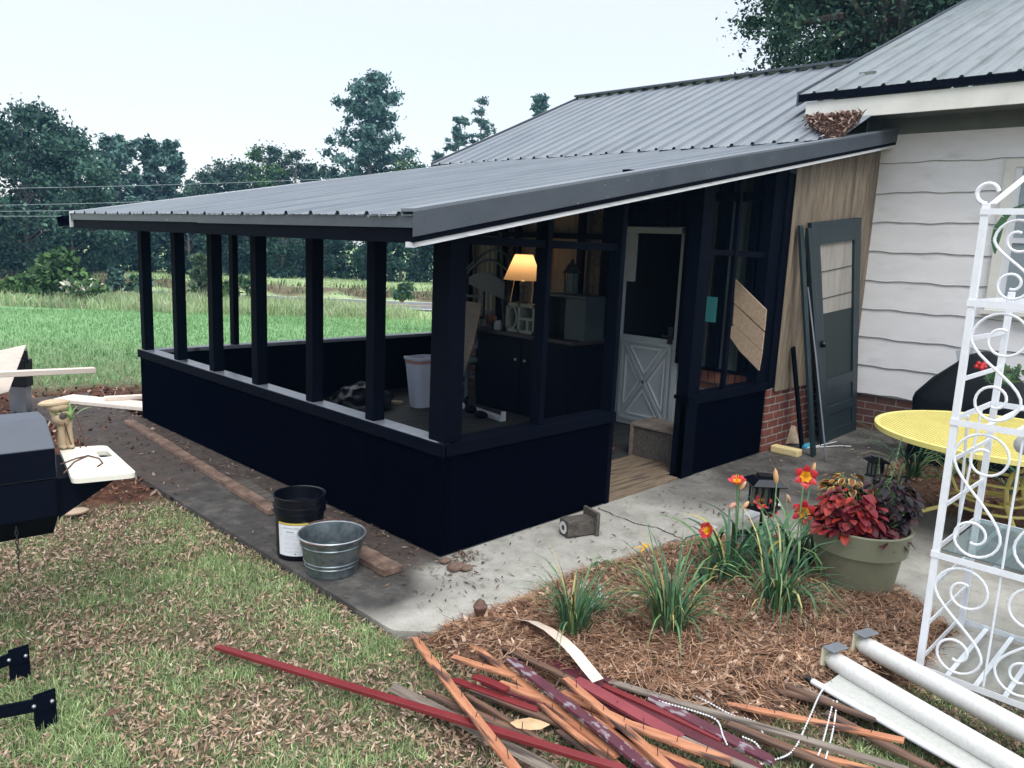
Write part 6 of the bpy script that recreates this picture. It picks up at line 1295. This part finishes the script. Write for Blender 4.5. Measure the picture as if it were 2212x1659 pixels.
# ================================================================== ROLLER BLINDS AND BEAD CHAINS
def blind(u0, v0, z0, u1, v1, z1, r, lab):
    a = G(u0, v0, z0); b = G(u1, v1, z1); d_ = (b - a).normalized(); b = b + d_ * .35; t = thing('roller_blind', lab, 'roller blind', tuple(a), 'white roller blinds on the lumber')
    MB().tube([a + d_ * .03, a + d_ * .06, a.lerp(b, .5), b], [r * .96, r, r, r], 28).build('roll', 'blind_white', t, smooth=True)
    r_ = d_.cross(Vector((0, 0, 1))).normalized(); up = r_.cross(d_)
    bk_ = MB(); bk_.bar(a - r_ * .05, a + r_ * .05, .007, .115, up=up); bk_.build('bracket', 'plastic_yellowed', t, bevel=.003)
    MB().bar(a - r_ * .052 + up * .064 + d_ * .03, a + r_ * .052 + up * .064 + d_ * .03, .06, .006, up=up).build('clip', 'steel', t, bevel=.002)
    mb = MB()
    for k in range(14): an = k * math.pi / 7; p = a + d_ * .018 + (r_ * math.cos(an) + up * math.sin(an)) * r * .72; mb.ball(p, .0045, 6)
    mb.build('chain_wheel', 'bead_white', t, smooth=True); MB().tube([a + d_ * .004, a + d_ * .03], [r * .7, r * .75], 20).build('hub', 'plastic_yellowed', t, smooth=True)
    return t, a, b, d_, r_, up
B1 = blind(1790, 1420, .085, 2212, 1668, .085, .042, 'front white roller blind with its fabric half unrolled')
B2 = blind(1856, 1388, .085, 2212, 1580, .085, .044, 'rear white roller blind lying tightly rolled behind the other')
t, a, b, d_, r_, up = B1
ra = G(1752, 1470, .04); rb = ra + (G(2100, 1668, .04) - ra) * 1.35
mb = MB(); n = 10; vs = []
for i in range(n + 1):
    s = i / n; p = ra.lerp(rb, .06 + .94 * s); q = (a + d_ * .08).lerp(b, s)
    for k in range(7):
        f = k / 6; w = p.lerp(q, f); w.z = p.z + .006 + (q.z - .03 - p.z) * f ** 2.2; vs.append(w)
mb.add(vs, [(i * 7 + k, (i + 1) * 7 + k, (i + 1) * 7 + k + 1, i * 7 + k + 1) for i in range(n) for k in range(6)]).build('fabric', 'blind_fabric', t, smooth=True)
MB().tube([ra, rb], .0135, 14).build('bottom_rail', 'rack_white', t, smooth=True); dd = (rb - ra).normalized(); MB().tube([ra - dd * .03, ra + dd * .006], .0165, 14).build('end_cap', 'black_plastic', t, smooth=True)
def chain(pts, lab):
    P_ = [G(*p) for p in pts]; out_ = []; L = 0
    # Catmull-Rom resample at even bead spacing
    fine = []
    for i in range(len(P_) - 1):
        p0 = P_[max(i - 1, 0)]; p1 = P_[i]; p2 = P_[i + 1]; p3 = P_[min(i + 2, len(P_) - 1)]
        for k in range(24): s = k / 24; fine.append(.5 * ((2 * p1) + (p2 - p0) * s + (2 * p0 - 5 * p1 + 4 * p2 - p3) * s * s + (3 * p1 - 3 * p2 + p3 - p0) * s ** 3))
    acc = 0; out_ = [fine[0]]
    for p, q in zip(fine[:-1], fine[1:]):
        acc += (q - p).length
        if acc > .0105: out_.append(q); acc = 0
    mb = MB()
    for p in out_: mb.ball(p, .0042, 7)
    mb.tube(fine[::4], .0012, 4); solo(mb, 'bead_chain', 'bead_white', lab, 'bead chain', 'white bead chains of the blinds', smooth=True)
chain([(1785, 1478, .05), (1768, 1505, .05), (1745, 1558, .04), (1712, 1622, .04), (1660, 1645, .04), (1600, 1662, .03)], 'leftmost bead chain hanging from the front blind')
chain([(1800, 1515, .04), (1785, 1575, .03), (1770, 1625, .03), (1745, 1668, .02)], 'middle bead chain hanging from the front blind')
chain([(1808, 1515, .03), (1800, 1575, .03), (1786, 1630, .03), (1775, 1668, .02)], 'rightmost bead chain hanging from the front blind')
chain([(1352, 1474, .02), (1385, 1463, .03), (1430, 1470, .03), (1480, 1493, .03), (1530, 1517, .04), (1580, 1544, .04), (1632, 1560, .03), (1650, 1590, .03)], 'upper white bead chain lying over the straw')
chain([(1402, 1508, .05), (1450, 1522, .06), (1505, 1538, .06), (1548, 1556, .06), (1562, 1590, .06), (1572, 1612, .05)], 'lower white bead chain lying on the maroon board')
chain([(1605, 1592, .05), (1632, 1605, .05), (1648, 1630, .05)], 'shortest bit of bead chain on the wide brown strip')

# ================================================================== SMOKER, CUTTING BOARD, FIGURE
e1 = Vector((math.cos(R_(-5)), math.sin(R_(-5)), 0)); e2 = Vector((math.sin(R_(5)), math.cos(R_(5)), 0)); S0 = G(122, 1037, .78); S0.z = 0
SM = thing('smoker_grill', 'black barrel smoker with a grey topped lid cut by the left edge', 'grill', tuple(S0 - e1 * .4))
def ext(prof, x0, x1, name, m_, par=SM, bev=.004):
    n = len(prof); vs = [S0 + e1 * x + e2 * d + Vector((0, 0, z)) for x in (x0, x1) for d, z in prof]
    return MB().add(vs, [tuple(range(n)), tuple(range(n, 2 * n))[::-1]] + [(i, (i + 1) % n, n + (i + 1) % n, n + i) for i in range(n)]).build(name, m_, par, bevel=bev)
ext([(0, .785), (0, .62), (.13, .50), (.36, .50), (.48, .62), (.48, .785)], -1.1, 0, 'firebox', 'smoker_black')
ext([(-.004, .79), (-.004, .925), (.17, 1.02), (.33, 1.02), (.484, .925), (.484, .79)], -1.1, .002, 'lid', 'smoker_lid')
o = ext([(-.006, .793), (-.006, .922), (.0, .922), (.0, .793)], -1.1, .0, 'lid_front', 'smoker_black')
ext([(.0, .775), (.0, .72), (.0, .60), (.004, .60), (.004, .775)], .0, .004, 'seam', 'smoker_black')
gz = [S0 + e1 * .004 + e2 * .02 + Vector((0, 0, .775)), S0 + e1 * .30 + e2 * .02 + Vector((0, 0, .775)), S0 + e1 * .004 + e2 * .02 + Vector((0, 0, .60))]
for dd_e in (0., .40):
    q = [p + e2 * dd_e for p in gz]; q2 = [p + e2 * .012 for p in q]; MB().add(q + q2, [(0, 1, 2), (5, 4, 3), (0, 3, 4, 1), (1, 4, 5, 2), (2, 5, 3, 0)]).build('gusset', 'smoker_black', SM)
ext([(.02, .765), (.44, .765), (.44, .779), (.02, .779)], .004, .26, 'side_shelf', 'smoker_black')
bp_ = [G(156, 1046, .783), G(296, 1032, .783), G(230, 971, .783), G(128, 977, .783)]
def rounded(q, r, n=6):
    out_ = []
    for i in range(4):
        p = q[i]; a = (q[i - 1] - p).normalized(); b = (q[(i + 1) % 4] - p).normalized()
        for k in range(n + 1): s = k / n; out_.append(p + a * r * (1 - s) ** 2 + b * r * s ** 2)
    return out_
CB = rounded(bp_, .035); hole = [bp_[0].lerp(bp_[1], x).lerp(bp_[3].lerp(bp_[2], x), y) for x, y in ((.66, .58), (.90, .58), (.90, .80), (.66, .80))]
bm = bmesh.new(); 
def loop(pts): 
    vv = [bm.verts.new(p) for p in pts]; return [bm.edges.new((vv[i], vv[(i + 1) % len(vv)])) for i in range(len(vv))]
ed = loop(CB) + loop(rounded(hole, .012, 4)); bmesh.ops.triangle_fill(bm, use_beauty=True, edges=ed); r = bmesh.ops.extrude_face_region(bm, geom=bm.faces[:]); bmesh.ops.translate(bm, verts=[v for v in r['geom'] if isinstance(v, bmesh.types.BMVert)], vec=(0, 0, .022)); bmesh.ops.recalc_face_normals(bm, faces=bm.faces)
me = bpy.data.meshes.new('cutting_board'); bm.transform(Matrix.Translation(-bp_[0])); bm.to_mesh(me); bm.free(); me.materials.append(MATS['board_white']); o = bpy.data.objects.new('cutting_board', me); SC.collection.objects.link(o); o.location = bp_[0]; setp(o, 'cream cutting board with a handle slot on the smoker side shelf', 'cutting board')
# smoker feet
def foot(u, v, u2, v2, lab_w, off):
    p = G(u, v, -.03); q = G(u2, v2, .0); d_ = (q - p); d_.z = 0; d_.normalize(); left = -e1 * .9 + e2 * off
    pl_ = MB().bar(p + Vector((0, 0, .065)), p + e1 * .075 + e2 * .01 + Vector((0, 0, .065)), .008, .15); b0 = p + e1 * .0 + Vector((0, 0, .10)); b1 = b0 + (-e1 * .32) + e2 * off; o = pl_.bar(b0 + e1 * .07, b0, .010, .06).bar(b0, b1, .010, .05).build('foot', 'smoker_black', SM)
    mb = MB(); nrm = (Vector(CAMP) - p); nrm.z = 0; nrm.normalize()
    for k, s in enumerate((.06, .0, -.12)): c_ = b0 + e1 * s + (e2 * off * (-s / .32) if s < 0 else Vector((0, 0, 0))) - e2 * .008; mb.ball(c_, .008, 8)
    mb.build('bolt', 'knob', o)
foot(22, 1472, 55, 1462, .1, -.10); foot(76, 1576, 128, 1566, .1, .08)
for dx, dd2 in ((-.42, -.05), (-.46, .3)): MB().bar(S0 + e1 * dx + e2 * (.1 + dd2) + Vector((0, 0, .08)), S0 + e1 * dx + e2 * (.24) + Vector((0, 0, .52)), .04, .04, up=e1).build('leg', 'smoker_black', SM)
mb = MB(); c_ = S0 - e1 * .155 + e2 * .03 + Vector((0, 0, .49)); zz = .49
for k in range(7): z = .585 - k * .021; p = S0 - e1 * .155 + e2 * .03; mb.tube([(p.x + .006 * math.cos(a) * (k % 2), p.y + .006 * math.cos(a) * (1 - k % 2), z + .013 * math.sin(a)) for a in np.linspace(0, 6.283, 9)], .0022, 4, False)
p = S0 - e1 * .155 + e2 * .03 + Vector((0, 0, .44)); mb.tube([p, p + Vector((0, 0, -.05)), p + e1 * .012 + Vector((0, 0, -.065)), p + e1 * .028 + Vector((0, 0, -.045))], .003, 5); mb.build('hook_chain', 'iron', SM)
# clay figure planter + wire stand
FG = thing('clay_figure', 'tan clay figure planter holding a green aloe on the cutting board', 'planter', tuple(G(150, 970, .80)))
fb = G(143, 968, .806); mb = MB()
for s in (-1, 1): q = fb + e1 * s * .016; mb.tube([q + Vector((0, 0, .0)) - e2 * .008, q + Vector((0, 0, .02)), q + Vector((0, 0, .09)), q + Vector((0, 0, .13)) + e2 * .005], [.019, .02, .015, .02], 12); mb.ball(q + Vector((0, 0, .012)) - e2 * .014, .018, 10, (1, 1.3, .7))
mb.ball(fb + Vector((0, 0, .15)) - e1 * .012, .042, 16, (1, .9, .95)); mb.ball(fb + Vector((0, 0, .225)) - e1 * .04, .035, 12, (2.0, 1, .55)); mb.ball(fb + Vector((0, 0, .205)) - e1 * .025, .035, 12, (1.4, 1, .7))
mb.tube([fb + Vector((0, 0, .15)) - e1 * .045, fb + Vector((0, 0, .185)) - e1 * .055, fb + Vector((0, 0, .2)) - e1 * .03], .007, 7); mb.build('body', 'clay', FG, smooth=True)
MB().ball(fb + Vector((0, 0, .165)) - e2 * .034 - e1 * .012, .017, 12, (1, .5, 1)).build('face', 'old_wood', FG, smooth=True)
V, C = [], []
for a, L_, ln in ((2.4, .14, .5), (1.8, .11, .35), (.2, .12, .7), (2.8, .12, 1.0), (.6, .08, .2), (4.5, .09, .6), (3.6, .1, .8)): curveblade(None, fb + Vector((0, 0, .14)) + e1 * .02 - e2 * .02, a - .78 + .3, L_, ln, .5, .018, None, V, C, n=6, col=(.20, .40, .13))
quadmesh('aloe', np.array([[list(p) for p in q] for q in V]), np.array(C), 'green_leaf', FG)
mb = MB(); q0 = fb + e1 * .05
def W_(u, v, z=None, d=0.): return PY(u, v, fb.y - .03 + d)
mb.tube([W_(130, 885), W_(138, 910), W_(150, 950), W_(160, 975)], .003, 6).tube([W_(160, 890), W_(175, 925), W_(183, 955), W_(192, 985)], .003, 6).tube([W_(170, 930), W_(172, 960), W_(178, 985)], .0028, 6)
ws_ = thing('wire_stand', 'rusty bent wire plant stand tipped over on the cutting board', 'wire stand', tuple(G(190, 984, .805))); mb.build('wire', 'rust', ws_, smooth=True); mb = MB()
mb.tube([G(130, 1003, .808), G(165, 990, .808), G(190, 984, .81), G(214, 990, .808), G(222, 1000, .808), G(210, 1008, .808)], .0035, 6).tube([G(138, 1022, .808), G(160, 998, .808), G(190, 984, .809)], .0035, 6)
mb.build('wire_foot', 'rust', ws_, smooth=True)

# ================================================================== SAWHORSE AND BOARDS AT LEFT
SH = thing('saw_stand', 'grey steel saw stand leg rising behind the smoker', 'work stand', tuple(G(45, 892, -.03)))
a = G(46, 892, -.03); tp = D(40, 775, math.hypot(a.x - CAMP[0], a.y - CAMP[1])); MB().bar(a, a.lerp(tp, .62), .17, .10, up=(0.7, .7, 0)).build('leg', 'steel', SH, bevel=.004); MB().bar(a.lerp(tp, .50), tp, .20, .13, up=(.7, .7, 0)).build('sleeve', 'black_plastic', SH, bevel=.006)
MB().bar(D(-60, 775, 9.2), D(60, 768, 9.2), .15, .12).build('cross_bar', 'black_plastic', SH)
dS = math.hypot(a.x - CAMP[0], a.y - CAMP[1])
q = [D(-70, 772, dS - .45), D(57, 744, dS - .05), D(19, 846, dS - .55), D(-70, 872, dS - .8)]; nrm = (q[1] - q[0]).cross(q[2] - q[1]).normalized() * .025
solo(MB().add(q + [p + nrm for p in q], [(0, 1, 2, 3), (7, 6, 5, 4), (0, 4, 5, 1), (1, 5, 6, 2), (2, 6, 7, 3), (3, 7, 4, 0)]), 'pine_board', 'pine_white', 'wide pale board tilted on the steel saw stand', 'board', bevel=.003)
solo(MB().bar(D(-80, 812, dS - .8), D(205, 799, dS - .55), .09, .05), 'pine_stud', 'pine_white', 'pale stud with two knots lying across the saw stand', 'board', bevel=.004)
solo(MB().bar(G(137, 860, .02), G(420, 888, .02), .27, .04), 'pine_board', 'pine_white', 'wide pale board lying on the dirt behind the porch corner', 'board', bevel=.004)
solo(MB().bar(G(225, 861, .06), G(400, 852, .06), .10, .04), 'pine_stud', 'pine_white', 'narrow pale board behind the wide one on the dirt', 'board', bevel=.004)
